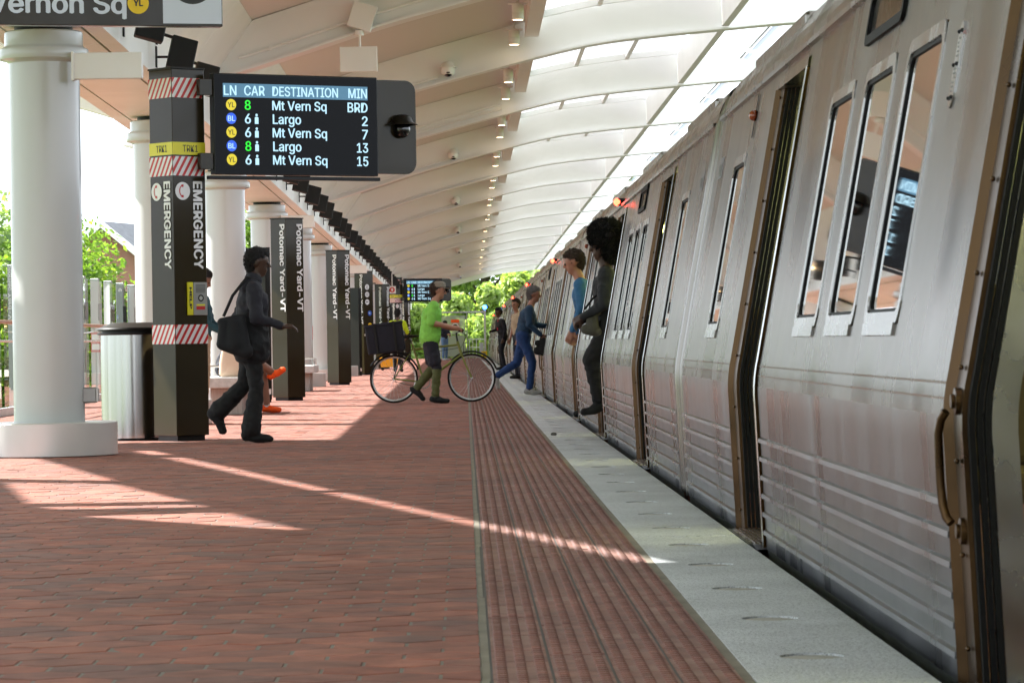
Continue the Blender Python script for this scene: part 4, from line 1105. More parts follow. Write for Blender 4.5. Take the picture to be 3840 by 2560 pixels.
name_pylon((-2.74, 111.0, 0), 'small distant station name pylon left of the red arrow sign')
name_pylon((-2.70, 150.0, 0), 'most distant station name pylon just right of the far emergency pylon')
def slim_panel(loc, label):
    t = thing('map_case', loc, label, 'map case', 'slim dark map cases')
    M = Matrix.Rotation(R(44), 4, 'Z'); b = MB(); b.box(0, .10, 0, .62, .04, 2.32, 'pylon_dark', M, .006); b.build('case', t)
    b = MB(); b.box(.01, .09, .01, .61, 0, .04, 'black', M); b.build('foot', t)
    b = MB(); b.box(.025, .075, -.004, -.001, .12, .20, 'white_print', M); b.build('sticker', t)
slim_panel((-2.98, 50.2, 0), 'slim dark map case beside the nearest station name pylon')
slim_panel((-2.80, 88.4, 0), 'slim dark map case in front of the pictogram pylon')
slim_panel((-2.86, 128.5, 0), 'slim dark map case in front of the far emergency pylon')
# overhead platform sign, top left
t = thing('overhead_sign', (-1.56, 22.0, 2.955), 'dark hanging platform sign with yellow line bullet and white arrow panel at upper left', 'sign')
th = R(15); rd = Vector((math.cos(th), math.sin(th), 0)); n = rd.cross(UP)
M = frame((0, 0, 0), rd, UP)
b = MB(); b.box(-2.35, 0, 0, .55, -.10, 0, 'pylon_paint', M, .004); bd = b.build('cabinet', t)
b = MB(); b.add([M @ Vector(p) for p in ((-.395, .018, .002), (-.006, .018, .002), (-.006, .53, .002), (-.395, .53, .002))], [(0, 1, 2, 3)], 'sign_white'); b.build('arrow_panel', t, recalc=False)
b = MB(); disc(b, M @ Vector((-.20, .295, 0)), rd, UP, .15, 'black_print', .003, 40); poly_on(b, M @ Vector((-.20, .295, 0)), rd, UP, [(0, .10), (-.09, .01), (-.03, .01), (-.03, -.09), (.03, -.09), (.03, .01), (.09, .01)], 'sign_white', .004); b.build('arrow_disc', t, recalc=False)
put_text('lettering', 'Mt Vernon Sq', .2, 'sign_white', t, M @ Vector((-1.80, .042, .002)), rd, UP, bold=.005, fit=(1.165, .168))
b = MB(); disc(b, M @ Vector((-.558, .148, 0)), rd, UP, .070, 'yl_yellow', .003, 36); b.build('line_bullet', t, recalc=False)
put_text('lettering', 'YL', .07, 'black_print', t, M @ Vector((-.590, .128, .005)), rd, UP, bold=.002, fit=(.064, .044))
for x in (-2.1, -.3):
    b = MB(); b.tube([M @ Vector((x, .55, -.05)), M @ Vector((x, 1.9, -.05))], .03, 'white_paint', 10); b.build('hanger', t)
# small red arrow sign
t = thing('arrow_sign', (-2.55, 118.0, 2.58), 'small white square sign with red disc and up arrow beside the far emergency pylon', 'sign')
MB().box(-.13, .13, -.02, .02, 0, .26, 'white_print', c=.004).build('plate', t)
b = MB(); c = Vector((0, -.02, .13)); disc(b, c, (1, 0, 0), UP, .095, 'red_print', .003); poly_on(b, c, (1, 0, 0), UP, [(0, .065), (-.055, .0), (-.02, .0), (-.02, -.06), (.02, -.06), (.02, 0), (.055, 0)], 'white_print', .005); b.build('arrow_disc', t, recalc=False)
MB().tube([(0, 0, .26), (0, 0, 1.1)], .012, 'white_paint', 8).build('hanger', t)
# ------------------------------------------------------------------ trash can
t = thing('trash_can', (-3.085, 31.25, 0), 'round stainless steel trash can with black lid beside the near pylon', 'trash can')
b = MB(); b.lathe([(.30, .0), (.315, .012), (.315, .985)], 'can_steel', 48); b.build('drum', t)
b = MB(); b.lathe([(.318, .975), (.338, .978), (.345, .985), (.345, .998), (.31, 1.0)], 'black', 48); b.lathe([(.30, 1.0), (.30, 1.012)], 'black', 48); b.lathe([(.30, 1.012), (.34, 1.014), (.343, 1.03), (.336, 1.042), (.22, 1.085), (.20, 1.09), (.0, 1.09)], 'black', 48); b.build('lid', t)
b = MB(); b.lathe([(.318, .0), (.322, .002), (.322, .018), (.318, .022)], 'rubber', 48); b.build('base_ring', t)
# ------------------------------------------------------------------ benches
def bench(loc, label, L=1.9):
    t = thing('bench', loc, label, 'bench', 'granite benches')
    b = MB(); b.box(-.62, .0, 0, L, .335, .47, 'bench_stone', c=.012)
    b.build('seat', t)
    for y in (.25, L - .45):
        b = MB(); b.box(-.50, -.10, y, y + .16, .0, .335, 'bench_leg', c=.01); b.build('leg', t)
    for y in (.65, 1.3): MB().tube([(-.58, y, .47), (-.58, y, .60), (-.06, y, .60), (-.06, y, .47)], .012, 'bright_steel', 8).build('armrest', t)
bench((-2.68, 41.4, 0), 'near granite bench with thick seat, behind the walking person')
bench((-2.74, 60.6, 0), 'farther granite bench beside the nearest station name pylon')
# ------------------------------------------------------------------ windscreen along the back of the platform
ws = thing('windscreen', (-6.0, 44, 0), 'glass windscreen with grey fins and wooden handrail along the platform back', 'fence')
fin = MB(); fin.box(-.02, .02, 0, .16, 0, 1.99, 'fin_grey', c=.004); FIN = fin.mesh('fin')
brk = MB(); brk.box(-.035, .05, -.025, .0, 1.30, 1.58, 'black', c=.004); BRK = brk.mesh('bracket')
gp = MB(); gp.add([(0, .15, .12), (0, 1.88, .12), (0, 1.88, 1.93), (0, .15, 1.93)], [(0, 1, 2, 3)], 'clear_glass'); GPN = gp.mesh('glass_panel')
ge_ = MB(); ge_.box(-.009, .009, .15, 1.88, 1.93, 1.94, 'green_glass_edge'); GED = ge_.mesh('glass_edge')
for i in range(52):
    y = 35 + i * 2.0
    f = MB; o1 = bpy.data.objects.new('fin', FIN); COL.objects.link(o1); o1.parent = ws; o1.location = (0, y - 44, 0); o1.rotation_euler = (0, 0, R(58))
    link('bracket', BRK, o1)
    p_ = link('glass_panel', GPN, ws, (.06, y - 44, 0)); link('glass_edge', GED, p_)
for i in range(26):
    y0 = 35 + i * 4.0 - 44
    MB().tube([(.24, y0, 1.20), (.24, y0 + 4.0, 1.20)], .024, 'wood_rail', 10).build('handrail', ws)
    b = MB(); b.tube([(.24, y0 + 1, 1.18), (.24, y0 + 1, 1.10), (.05, y0 + 1, 1.08)], .012, 'bright_steel', 8); b.build('rail_bracket', ws)
    MB().tube([(.16, y0, .96), (.16, y0 + 4.0, .96)], .016, 'bright_steel', 8).build('lower_rail', ws)
    MB().box(.0, .06, y0, y0 + 4.0, .0, .10, 'galvanised').build('kick_rail', ws)
t = thing('notice_sign', (-5.6, 57.0, 0), 'small red and white notice behind the bench', 'sign')
MB().box(-.09, .09, -.01, .01, .78, 1.12, 'red_print', c=.003).build('plate', t)
b = MB(); b.box(-.07, .07, -.014, -.011, .82, .92, 'white_print'); b.box(-.07, .07, -.014, -.011, .99, 1.08, 'white_print'); b.build('text_block', t)
MB().box(-.015, .015, .011, .03, 0, 1.1, 'grey_metal').build('post', t)
# conduit / emergency cabinet posts behind the second pylon
t = thing('standpipe', (-3.35, 72.5, 0), 'grey standpipe post with red valve tag behind the second name pylon', 'standpipe')
b = MB(); b.tube([(0, 0, 0), (0, 0, 1.55)], .05, 'galvanised', 12); b.build('pipe', t); MB().box(-.055, .055, -.065, -.045, .95, 1.25, 'red_print', c=.004).build('tag', t); MB().box(-.12, .12, -.08, .08, .35, .55, 'bench_stone', c=.01).build('valve_box', t)
# ------------------------------------------------------------------ end gate
GY = 168.0
gt = thing('end_gate', (-.25, GY, 0), 'galvanised end-of-platform gate with frosted panel and warning poster', 'gate')
for x in (-1.22, -1.02): MB().box(x - .035, x + .035, -.035, .035, 0, 2.32, 'galvanised', c=.005).build('post', gt)
for x in (1.24,): MB().box(x - .05, x + .05, -.05, .05, 0, 2.36, 'galvanised', c=.005).build('post', gt)
MB().box(.31, .36, -.03, .03, 0, 2.26, 'grey_metal', c=.004).build('latch_post', gt)
MB().box(-1.25, 1.29, -.04, .04, 2.28, 2.36, 'galvanised', c=.005).build('top_rail', gt)
MB().box(-.98, .26, -.012, .012, .10, 1.15, 'frosted_panel', c=.003).build('lower_panel', gt)
MB().box(-.98, .26, -.012, .012, 1.20, 2.15, 'frosted_panel', c=.003).build('upper_panel', gt)
b = MB(); b.box(-.47, -.03, -.022, -.014, 1.38, 1.98, 'c_tan'); p_ = b.build('poster', gt)
b = MB(); c = Vector((-.25, -.022, 1.60)); disc(b, c, (1, 0, 0), UP, .17, 'white_print', .002); disc(b, c, (1, 0, 0), UP, .13, 'c_olive', .004); poly_on(b, c, (1, 0, 0), UP, [(-.11, .09), (-.09, .11), (.11, -.09), (.09, -.11)], 'red_print', .006); b.box(-.45, -.05, -.0255, -.0245, 1.80, 1.95, 'c_orange'); b.build('poster_print', p_, recalc=False)
MB().box(.95, 1.15, -.10, .02, .30, .78, 'galvanised', c=.008).build('switch_box', gt)
for z in (.55, .95): MB().tube([(.40, .06, z), (1.2, .06, z)], .02, 'white_paint', 8).build('guard_rail', gt)
for x in (.45, .62, .8): MB().tube([(x, .06, 0), (x, .06, .95)], .014, 'white_paint', 8).build('guard_post', gt)
t = thing('blue_light', (1.0, GY + .3, 2.36), 'blue emergency light glowing on the end gate post', 'light')
MB().tube([(0, 0, -2.36), (0, 0, .10)], .03, 'galvanised', 8).build('pole', t); MB().sphere((0, 0, .19), .10, 'blue_lamp', 16, 12).build('globe', t)
t = thing('car_marker', (.88, 158.0, 0), 'small orange stop marker reading 8 at the platform end', 'sign')
MB().box(-.14, .14, -.012, .012, .06, .38, 'yl_yellow', c=.004).build('plate', t); MB().box(-.03, .03, .013, .04, 0, .25, 'grey_metal').build('stand', t)
put_text('lettering', '8', .2, 'black_print', t, (-.062, -.015, .115), (1, 0, 0), UP, bold=.004, fit=(.124, .215))
t = thing('bollard', (1.02, 170.5, 0), 'yellow bollard beside the train at the platform end', 'bollard')
MB().lathe([(0, 0), (.07, 0), (.07, .95), (.05, 1.02), (0, 1.03)], 'yellow_print', 20).build('tube', t); MB().lathe([(.08, .0), (.08, .25)], 'white_paint', 20).build('sleeve', t)
t = MB(); t.sphere((0, 0, .012), .022, 'dark_concrete', 8, 6, (1.3, 1, .8)); o = t.build('pebble', None, (.79, 30.5, 0)); tag(o, 'tiny dark pebble lying on the pale granite edge', 'pebble')
# ================================================================== HOUSES AND TREES
def house(loc, label, w, d, hw, hr, rz=0, wall='house_brick'):
    t = thing('house', loc, label, 'house', None, rz)
    b = MB(); b.prism([(-w / 2, 0), (w / 2, 0), (w / 2, hw), (0, hw + hr), (-w / 2, hw)], 0, d, wall); b.build('wall', t)
    sl = math.atan2(hr, w / 2)
    for s_ in (-1, 1):
        L = math.hypot(w / 2, hr) + .45
        b = MB(); M = Matrix.Translation((0, 0, hw + hr + .06)) @ Matrix.Rotation(s_ * sl, 4, 'Y')
        b.box(0 if s_ > 0 else -L, L if s_ > 0 else 0, -.5, d + .5, 0, .14, 'roof_shingle', M); r_ = b.build('roof', t)
        b = MB(); b.box(0 if s_ > 0 else -L, L if s_ > 0 else 0, -.62, -.48, -.22, .16, 'trim_white', M); b.build('rake_board', r_)
    for x in (-w / 4, w / 4):
        for z in (1.2, 4.0):
            if z + 1.4 < hw:
                b = MB(); b.box(x - .5, x + .5, -.06, .02, z, z + 1.5, 'trim_white', c=.02); wn = b.build('window', t); MB().box(x - .4, x + .4, -.08, -.05, z + .1, z + 1.4, 'black_gloss').build('pane', wn)
    return t
house((-22.0, 205, -1.45), 'red brick house with white gable trim beyond the trees at left', 8.5, 12, 6.4, 3.4, R(-14))
house((-31.5, 210, -1.45), 'house with dark shingle roof at the left edge of the picture', 8, 11, 6.6, 3.6, R(20))
def tree(name, loc, label, H, Rr, leaf, n, lsz, seed, trunk_h=.35, group='trees around the station', low=.15):
    rnd = random.Random(seed); t = thing(name, loc, label, 'tree', group)
    b = MB(); b.tube([(0, 0, -.3), (.05, 0, H * .2), (-.05, .05, H * .45), (0, 0, H * .8)], [.022 * H + .03, .018 * H, .012 * H, .004 * H], 'tree_bark', 8)
    blobs = []
    for i in range(15):
        a = rnd.uniform(0, 6.283); z = rnd.uniform(low, .95); rr = Rr * math.sqrt(max(.08, 1 - ((z - .5) / .62) ** 2)) * rnd.uniform(.35, .8)
        c = Vector((rr * math.cos(a), rr * math.sin(a), z * H)); blobs.append((c, Rr * rnd.uniform(.30, .52)))
        b.tube([(0, 0, max(.1 * H, c.z * .55)), (c.x * .5, c.y * .5, c.z * .8), tuple(c)], [.010 * H, .006 * H, .002 * H], 'tree_bark', 5)
    b.build('trunk', t)
    V = np.empty((n * 4, 3)); 
    wts = [r_ ** 2 for c, r_ in blobs]; tot = sum(wts)
    ch = rnd.choices(range(len(blobs)), wts, k=n)
    for i in range(n):
        c, r_ = blobs[ch[i]]
        d = Vector((rnd.gauss(0, 1), rnd.gauss(0, 1), rnd.gauss(0, 1))).normalized()
        p = c + d * r_ * (rnd.random() ** .35) * (1 + .25 * mnoise.noise(d * 2.5 + c))
        nrm = (d * .6 + Vector((rnd.gauss(0, .6), rnd.gauss(0, .6), rnd.gauss(.35, .6)))).normalized()
        a = nrm.orthogonal().normalized(); a = Matrix.Rotation(rnd.uniform(0, 6.28), 3, nrm) @ a; e = nrm.cross(a)
        s_ = lsz * rnd.uniform(.6, 1.35)
        V[i * 4] = p - a * s_ * .9; V[i * 4 + 1] = p + e * s_ * .5 + nrm * s_ * .12; V[i * 4 + 2] = p + a * s_ * .9; V[i * 4 + 3] = p - e * s_ * .5 + nrm * s_ * .12
    me = bpy.data.meshes.new('crown'); me.from_pydata(V.tolist(), [], [(i * 4, i * 4 + 1, i * 4 + 2, i * 4 + 3) for i in range(n)]); me.materials.append(MATS[leaf]); me.update()
    link('crown', me, t)
    return t
# beyond the end of the platform
TE = [(-9.5, 205, 9.5, 4.2, 'leaf_mid', 'left of the end gate'), (-3.6, 198, 8.6, 3.6, 'leaf_bright', 'right behind the end gate panel'), (1.2, 214, 11.5, 4.4, 'leaf_mid', 'above the blue light'), (5.6, 204, 10.5, 3.8, 'leaf_bright', 'over the far end of the train'), (10.5, 212, 11.5, 4.6, 'leaf_dark', 'hidden partly by the train'), (-1.0, 236, 14.5, 5.5, 'leaf_dark', 'tallest behind the gate'), (7.5, 240, 15.5, 6, 'leaf_mid', 'tallest behind the train'), (-9.0, 240, 14, 5.5, 'leaf_dark', 'tall and dark behind the left pylons'), (16.5, 225, 13, 5, 'leaf_mid', 'beyond the train roof'), (-15, 222, 11, 4.6, 'leaf_mid', 'between the gate and the brick house'), (.6, 190.0, 4.6, 2.2, 'leaf_bright', 'low and bright right behind the gate'), (3.6, 192.5, 5.2, 2.4, 'leaf_bright', 'low beside the end of the train'), (-3.8, 190.5, 4.4, 2.2, 'leaf_bright', 'low behind the far man')]
for i, (x, y, H, r_, lf, wh) in enumerate(TE):
    tree('leafy_tree', (x, y, -1.2 + (3.0 * min(1, max(0, (y - 184) / 60)))), 'leafy green tree at the platform end, %s' % wh, H, r_, lf, 10000, .24, 100 + i, low=.04)
# left of the platform
TLs = [(-9.2, 78, 4.55, 2.3, 'leaf_near', 'bright green tree rising over the windscreen in front of the brick house'), (-12.5, 92, 4.9, 2.9, 'leaf_near', 'green tree left of the brick house, behind the near column'), (-7.9, 50, 3.75, 1.8, 'leaf_near', 'leafy tree at the left picture edge behind the handrail'), (-9.8, 62, 4.2, 2.2, 'leaf_near', 'leafy tree behind the near white column at left'), (-8.8, 112, 6.5, 2.8, 'leaf_near', 'tree behind the columns, left of the seated person'), (-8.6, 140, 7, 3.0, 'leaf_near', 'tree behind the columns near the second name pylon'), (-9.5, 168, 7.5, 3.4, 'leaf_near', 'tree behind the columns near the far pylons'), (-19, 130, 8.0, 3.6, 'leaf_dark', 'dark tree farther back below the brick house'), (-14.5, 105, 6.2, 3.0, 'leaf_dark', 'dark tree low behind the left handrail')]
for i, (x, y, H, r_, lf, lab) in enumerate(TLs):
    tree('leafy_tree', (x, y, -1.45), lab, H, r_, lf, 10000, .095 if y < 100 else .14, 200 + i, low=.05)
#@@PART5
# ================================================================== PEOPLE
_ICO = None
def ico():
    global _ICO
    if _ICO is None:
        bm = bmesh.new(); bmesh.ops.create_icosphere(bm, subdivisions=2, radius=1); _ICO = [v.co.copy() for v in bm.verts]; bm.free()
    return _ICO
def blob_mesh(parts, voxel, mats, name, smooth=3):
    """parts: (p0, p1, r0, r1, label[, squash(x,y,z)]) tapered capsules -> one voxel-fused skin, coloured by nearest part"""
    V = []; F = []
    for p in parts:
        p0, p1, r0, r1 = Vector(p[0]), Vector(p[1]), p[2], p[3]; sq = p[5] if len(p) > 5 else (1, 1, 1)
        bm = bmesh.new()
        for c, r_ in ((p0, r0), (p1, r1)):
            for v in ico(): bm.verts.new(c + Vector((v.x * r_ * sq[0], v.y * r_ * sq[1], v.z * r_ * sq[2])))
        res = bmesh.ops.convex_hull(bm, input=bm.verts[:])
        bmesh.ops.delete(bm, geom=list({e for e in res['geom_interior'] + res['geom_unused'] if isinstance(e, bmesh.types.BMVert)}), context='VERTS')
        bm.verts.index_update(); b0 = len(V); V += [v.co[:] for v in bm.verts]; F += [[b0 + v.index for v in f.verts] for f in bm.faces]; bm.free()
    me = bpy.data.meshes.new(name); me.from_pydata(V, [], F); me.update()
    o = bpy.data.objects.new(name, me); COL.objects.link(o)
    m = o.modifiers.new('r', 'REMESH'); m.mode = 'VOXEL'; m.voxel_size = voxel; m.adaptivity = 0
    m2 = o.modifiers.new('s', 'SMOOTH'); m2.factor = .5; m2.iterations = smooth
    bpy.context.view_layer.update()
    out = bpy.data.meshes.new_from_object(o.evaluated_get(bpy.context.evaluated_depsgraph_get()))
    COL.objects.unlink(o); bpy.data.objects.remove(o)
    labs = []
    for p in parts:
        if p[4] not in labs: labs.append(p[4])
    out.materials.clear()
    for l in labs: out.materials.append(MATS[mats[l]])
    n = len(out.polygons); C = np.empty(n * 3); out.polygons.foreach_get('center', C); C = C.reshape(-1, 3)
    best = np.full(n, 1e9); idx = np.zeros(n, int)
    for p in parts:
        a = np.array(p[0]); d = np.array(p[1]) - a; L2 = max(1e-9, d @ d); sq = np.array(p[5] if len(p) > 5 else (1, 1, 1.))
        t = np.clip(((C - a) @ d) / L2, 0, 1); q = (C - (a + t[:, None] * d)) / sq
        dist = (np.linalg.norm(q, axis=1) - (p[2] + (p[3] - p[2]) * t)) * sq.min()
        k = dist < best; best[k] = dist[k]; idx[k] = labs.index(p[4])
    out.polygons.foreach_set('material_index', idx); out.polygons.foreach_set('use_smooth', np.ones(n, bool)); out.update()
    return out
def hand_parts(wr, dirv, palm_n, s=1., curl=.5):
    """palm + five fingers from a wrist; dirv points along the hand, palm_n out of the palm"""
    d = Vector(dirv).normalized(); nn = Vector(palm_n); nn = (nn - d * nn.dot(d)).normalized(); w = d.cross(nn)
    wr = Vector(wr); P = []
    kn = wr + d * .085 * s
    P.append((wr + w * .012, kn + w * .022, .022 * s, .017 * s, 'skin')); P.append((wr - w * .012, kn - w * .022, .022 * s, .017 * s, 'skin'))
    for i, (o, L) in enumerate(((-.033, .062), (-.011, .074), (.011, .080), (.033, .070))):
        a = kn + w * o * s; m1 = a + (d * math.cos(curl) + nn * math.sin(curl)) * L * .55 * s; m2 = m1 + (d * math.cos(2 * curl) + nn * math.sin(2 * curl)) * L * .5 * s
        P.append((a, m1, .0095 * s, .0088 * s, 'skin')); P.append((m1, m2, .0088 * s, .0075 * s, 'skin'))
    a = wr + d * .03 * s + w * .03 * s; m1 = a + (d * .6 + w * .7 + nn * .4).normalized() * .045 * s; m2 = m1 + (d * .9 + w * .1 + nn * .5).normalized() * .035 * s
    P.append((a, m1, .013 * s, .011 * s, 'skin')); P.append((m1, m2, .011 * s, .009 * s, 'skin'))
    return P
def human(pose, voxel=.013):
    """facing +X; pose gives joints in metres for a 1.75 m figure"""
    q = dict(pelvis=(0, 0, .95), chest=(.01, 0, 1.28), neck=(.02, 0, 1.465), head=(.055, 0, 1.645), look=(1, 0, -.05))
    q.update(pose); P = []
    pe, ch, ne, he = (Vector(q[k]) for k in ('pelvis', 'chest', 'neck', 'head'))
    up = (ne - ch).normalized(); lk = Vector(q['look']); lk = (lk - up * 0).normalized(); side = Vector((0, 0, 1)).cross(lk).normalized(); hup = lk.cross(side) * -1 if lk.cross(side).z < 0 else lk.cross(side)
    sh = q.get('sh', .175); bulk = q.get('bulk', 1.)
    tw = Vector(q.get('tside', (0, 1, 0)))
    wa = pe.lerp(ch, .42)
    P.append((pe - tw * .065, pe + tw * .065, .118 * bulk, .118 * bulk, 'pants'))
    P.append((wa - tw * .05, wa + tw * .05, .112 * bulk, .112 * bulk, 'top'))
    P.append((ch - tw * .07, ch + tw * .07, .122 * bulk, .122 * bulk, 'top'))
    P.append((pe + (0, 0, .05) if False else pe + Vector((0, 0, .06)), ch, .125 * bulk, .13 * bulk, 'top'))
    P.append((ch.lerp(ne, .62) - tw * (sh - .04), ch.lerp(ne, .62) + tw * (sh - .04), .068 * bulk, .068 * bulk, 'top'))
    P.append((ne - up * .03, he - hup * .07, .058, .054, 'skin'))
    # head: skull, face, jaw, nose, brow, ears
    P.append((he - lk * .028 + hup * .03, he + lk * .012 + hup * .03, .088, .086, 'skin'))
    P.append((he + lk * .02 - hup * .03, he + lk * .025 - hup * .055, .070, .058, 'skin'))
    P.append((he + lk * .052 - hup * .085, he + lk * .03 - hup * .08, .033, .045, 'skin'))
    P.append((he + lk * .098 + hup * .012, he + lk * .116 - hup * .022, .010, .0145, 'skin'))
    P.append((he + lk * .083 - hup * .058 - side * .015, he + lk * .083 - hup * .058 + side * .015, .0125, .0125, 'lip'))
    for s_ in (-1, 1):
        P.append((he + side * s_ * .084 - lk * .01 + hup * .02, he + side * s_ * .082 - lk * .015 - hup * .02, .018, .013, 'skin', (1, .6, 1)))
        P.append((he + lk * .086 + side * s_ * .033 + hup * .008, he + lk * .088 + side * s_ * .030 + hup * .008, .0105, .0105, 'eye'))
    # arms
    for key, s_ in (('armL', 1), ('armR', -1)):
        if key not in q: continue
        el, wr = Vector(q[key][0]), Vector(q[key][1]); so_ = ch.lerp(ne, .62) + tw * s_ * sh
        P.append((so_, el, .064 * bulk, .052 * bulk, 'top')); fl = q.get('sleeve', 'fore')
        P.append((el, wr, .045 * (bulk if fl == 'top' else 1), .031 * (1.15 if fl == 'top' else 1), fl))
        d = (wr - el).normalized(); hd = Vector(q[key][2]) if len(q[key]) > 2 else d
        P += hand_parts(wr + d * .015, hd, q[key][3] if len(q[key]) > 3 else (0, -s_, -.4), 1.05, q.get('curl', .55))
    # legs
    for key, s_ in (('legL', 1), ('legR', -1)):
        if key not in q: continue
        kn, an, toe = (Vector(v) for v in q[key]); hp = pe + tw * s_ * .085 - Vector((0, 0, .03))
        lw = q.get('legw', 1.12)
        P.append((hp, kn, .086 * lw, .060 * lw, 'pants')); P.append((kn, an + (kn - an).normalized() * .05, .059 * lw, q.get('hem', .046) * lw, q.get('shin', 'pants')))
        P.append((an + (kn - an).normalized() * .08, an, .040, .038, 'sock'))
        d = (toe - an); d = Vector((d.x, d.y, d.z)); dn = d.normalized()
        sole = (kn - an).normalized()
        hl = an - dn * .045 - Vector((0, 0, .035)) if abs(dn.z) < .5 else an - Vector((d.x, d.y, 0)).normalized() * .04 + dn * .0
        P.append((hl, an + dn * .06 - Vector((0, 0, .018 if abs(dn.z) < .5 else 0)), .042, .045, 'shoe')); P.append((an + dn * .05 - Vector((0, 0, .025 if abs(dn.z) < .5 else 0)), toe, .045, .034, 'shoe', (1, 1.12, .9)))
    P += q.get('extra', [])
    return P, he, lk, hup, side
def person(loc, rz, label, pose, mats, H=1.75, voxel=.013, hair=None, hairstyle='short', group=None):
    t = thing('person', loc, label, 'person', group, rz); t.scale = (H / 1.75,) * 3
    P, he, lk, hup, side = human(pose, voxel)
    m = dict(skin='skin_light', lip='skin_mid', eye='black', fore='skin_light', sock='c_black', shoe='c_black'); m.update(mats)
    if m['fore'] == 'skin_light' and 'skin' in mats: m['fore'] = mats['skin']
    if m['skin'] in ('skin_dark', 'skin_brown'): m['lip'] = m['skin']
    bm_ = blob_mesh(P, voxel, m, 'body')
    nV = len(bm_.vertices); nP = len(bm_.polygons)
    isc = np.array([mm.name.startswith('c_') for mm in bm_.materials])
    mi_ = np.empty(nP, np.int32); bm_.polygons.foreach_get('material_index', mi_)
    nl = len(bm_.loops); lv = np.empty(nl, np.int32); bm_.loops.foreach_get('vertex_index', lv)
    lt = np.empty(nP, np.int32); bm_.polygons.foreach_get('loop_total', lt)
    cl = np.zeros(nV, bool); cl[lv[np.repeat(isc[mi_], lt)]] = True
    co = np.empty(nV * 3); bm_.vertices.foreach_get('co', co); co = co.reshape(-1, 3)
    no = np.empty(nV * 3, np.float32); bm_.vertex_normals.foreach_get('vector', no); no = no.reshape(-1, 3)
    sd_ = random.uniform(0, 50)
    for i_ in np.nonzero(cl)[0]:
        c_ = co[i_]; w_ = mnoise.noise((c_[0] * 9 + c_[2] * 5 + sd_, c_[1] * 9, c_[2] * 13))
        co[i_] += no[i_] * ((1 - abs(w_) * 2.2) * .008 + mnoise.noise((c_[0] * 34, c_[1] * 34, c_[2] * 34)) * .003)
    bm_.vertices.foreach_set('co', co.ravel()); bm_.update()
    link('body', bm_, t)
    if hair:
        if hairstyle == 'short': hp = [(he - lk * .035 + hup * .045, he - lk * .01 + hup * .062, .097, .092, 'h'), (he - lk * .06 + hup * .01, he - lk * .05 - hup * .04, .07, .055, 'h'), (he + lk * .045 + hup * .09, he + lk * .02 + hup * .10, .045, .05, 'h', (1, 1.4, .8))]
        elif hairstyle == 'afro': hp = [(he - lk * .05 + hup * .08, he - lk * .02 + hup * .11, .145, .135, 'h'), (he - lk * .08 + hup * .0, he - lk * .07 - hup * .06, .125, .10, 'h')] + [(he - lk * .05 + hup * .08 + Vector((math.cos(a) * math.sin(b_), math.sin(a) * math.sin(b_), math.cos(b_))) * .108,) * 2 + (.060, .060, 'h') for a in np.arange(0, 6.28, .63) for b_ in (.4, .95, 1.5) if not (Vector((math.cos(a), math.sin(a), 0)).dot(lk) > .4 and b_ > 1.2)]
        elif hairstyle == 'long': hp = [(he - lk * .03 + hup * .05, he + hup * .055, .098, .094, 'h'), (he - lk * .06, he - lk * .07 - hup * .17, .092, .07, 'h', (1, 1.15, 1)), (he - lk * .02 + side * .07, he - lk * .04 + side * .07 - hup * .13, .042, .035, 'h'), (he - lk * .02 - side * .07, he - lk * .04 - side * .07 - hup * .13, .042, .035, 'h')]
        me = blob_mesh(hp, voxel * .8, dict(h=hair), 'hair', 2)
        nV = len(me.vertices); co = np.empty(nV * 3); me.vertices.foreach_get('co', co); co = co.reshape(-1, 3); no = np.empty(nV * 3, np.float32); me.vertex_normals.foreach_get('vector', no); no = no.reshape(-1, 3)
        for i_ in range(nV): c_ = Vector(co[i_]); co[i_] += no[i_] * (mnoise.noise(c_ * 38) * .008 + mnoise.noise(c_ * 90) * .004)
        me.vertices.foreach_set('co', co.ravel()); me.update()
        V_ = [Vector(c_) for c_ in co]; N_ = [Vector(c_) for c_ in no]
        b = MB(); nf = 5200 if hairstyle == 'afro' else 2200; ln = .034 if hairstyle == 'afro' else .016
        vs_ = []; fs_ = []
        for i_ in range(nf):
            k_ = random.randrange(len(V_)); n_ = (N_[k_] + Vector((random.gauss(0, .55), random.gauss(0, .55), random.gauss(0, .55)))).normalized()
            if hairstyle != 'afro': n_ = (n_ * .35 - hup * .7 - lk * .5 + Vector((random.gauss(0, .25), random.gauss(0, .25), random.gauss(0, .25)))).normalized(); 
            p_ = V_[k_] + N_[k_] * (.002 if hairstyle == 'afro' else .004); e_ = n_.orthogonal().normalized() * (.006 if hairstyle == 'afro' else .0035)
            q_ = len(vs_); vs_ += [p_ - e_, p_ + e_, p_ + n_ * ln * random.uniform(.5, 1.2)]; fs_.append((q_, q_ + 1, q_ + 2))
        b.add(vs_, fs_, hair); hm = b.mesh('hair', recalc=False)
        bm2 = bmesh.new(); bm2.from_mesh(me); bm2.from_mesh(hm); bm2.to_mesh(me); bm2.free()
        link('hair', me, t)
    return t, he, lk, hup, side
def upright(**k):
    d = dict(armL=((.03, .24, 1.14), (.10, .24, .90)), armR=((.03, -.24, 1.14), (.10, -.24, .90)), legL=((.02, .09, .50), (-.01, .09, .085), (.15, .10, .035)), legR=((.02, -.09, .50), (-.01, -.09, .085), (.15, -.10, .035))); d.update(k); return d
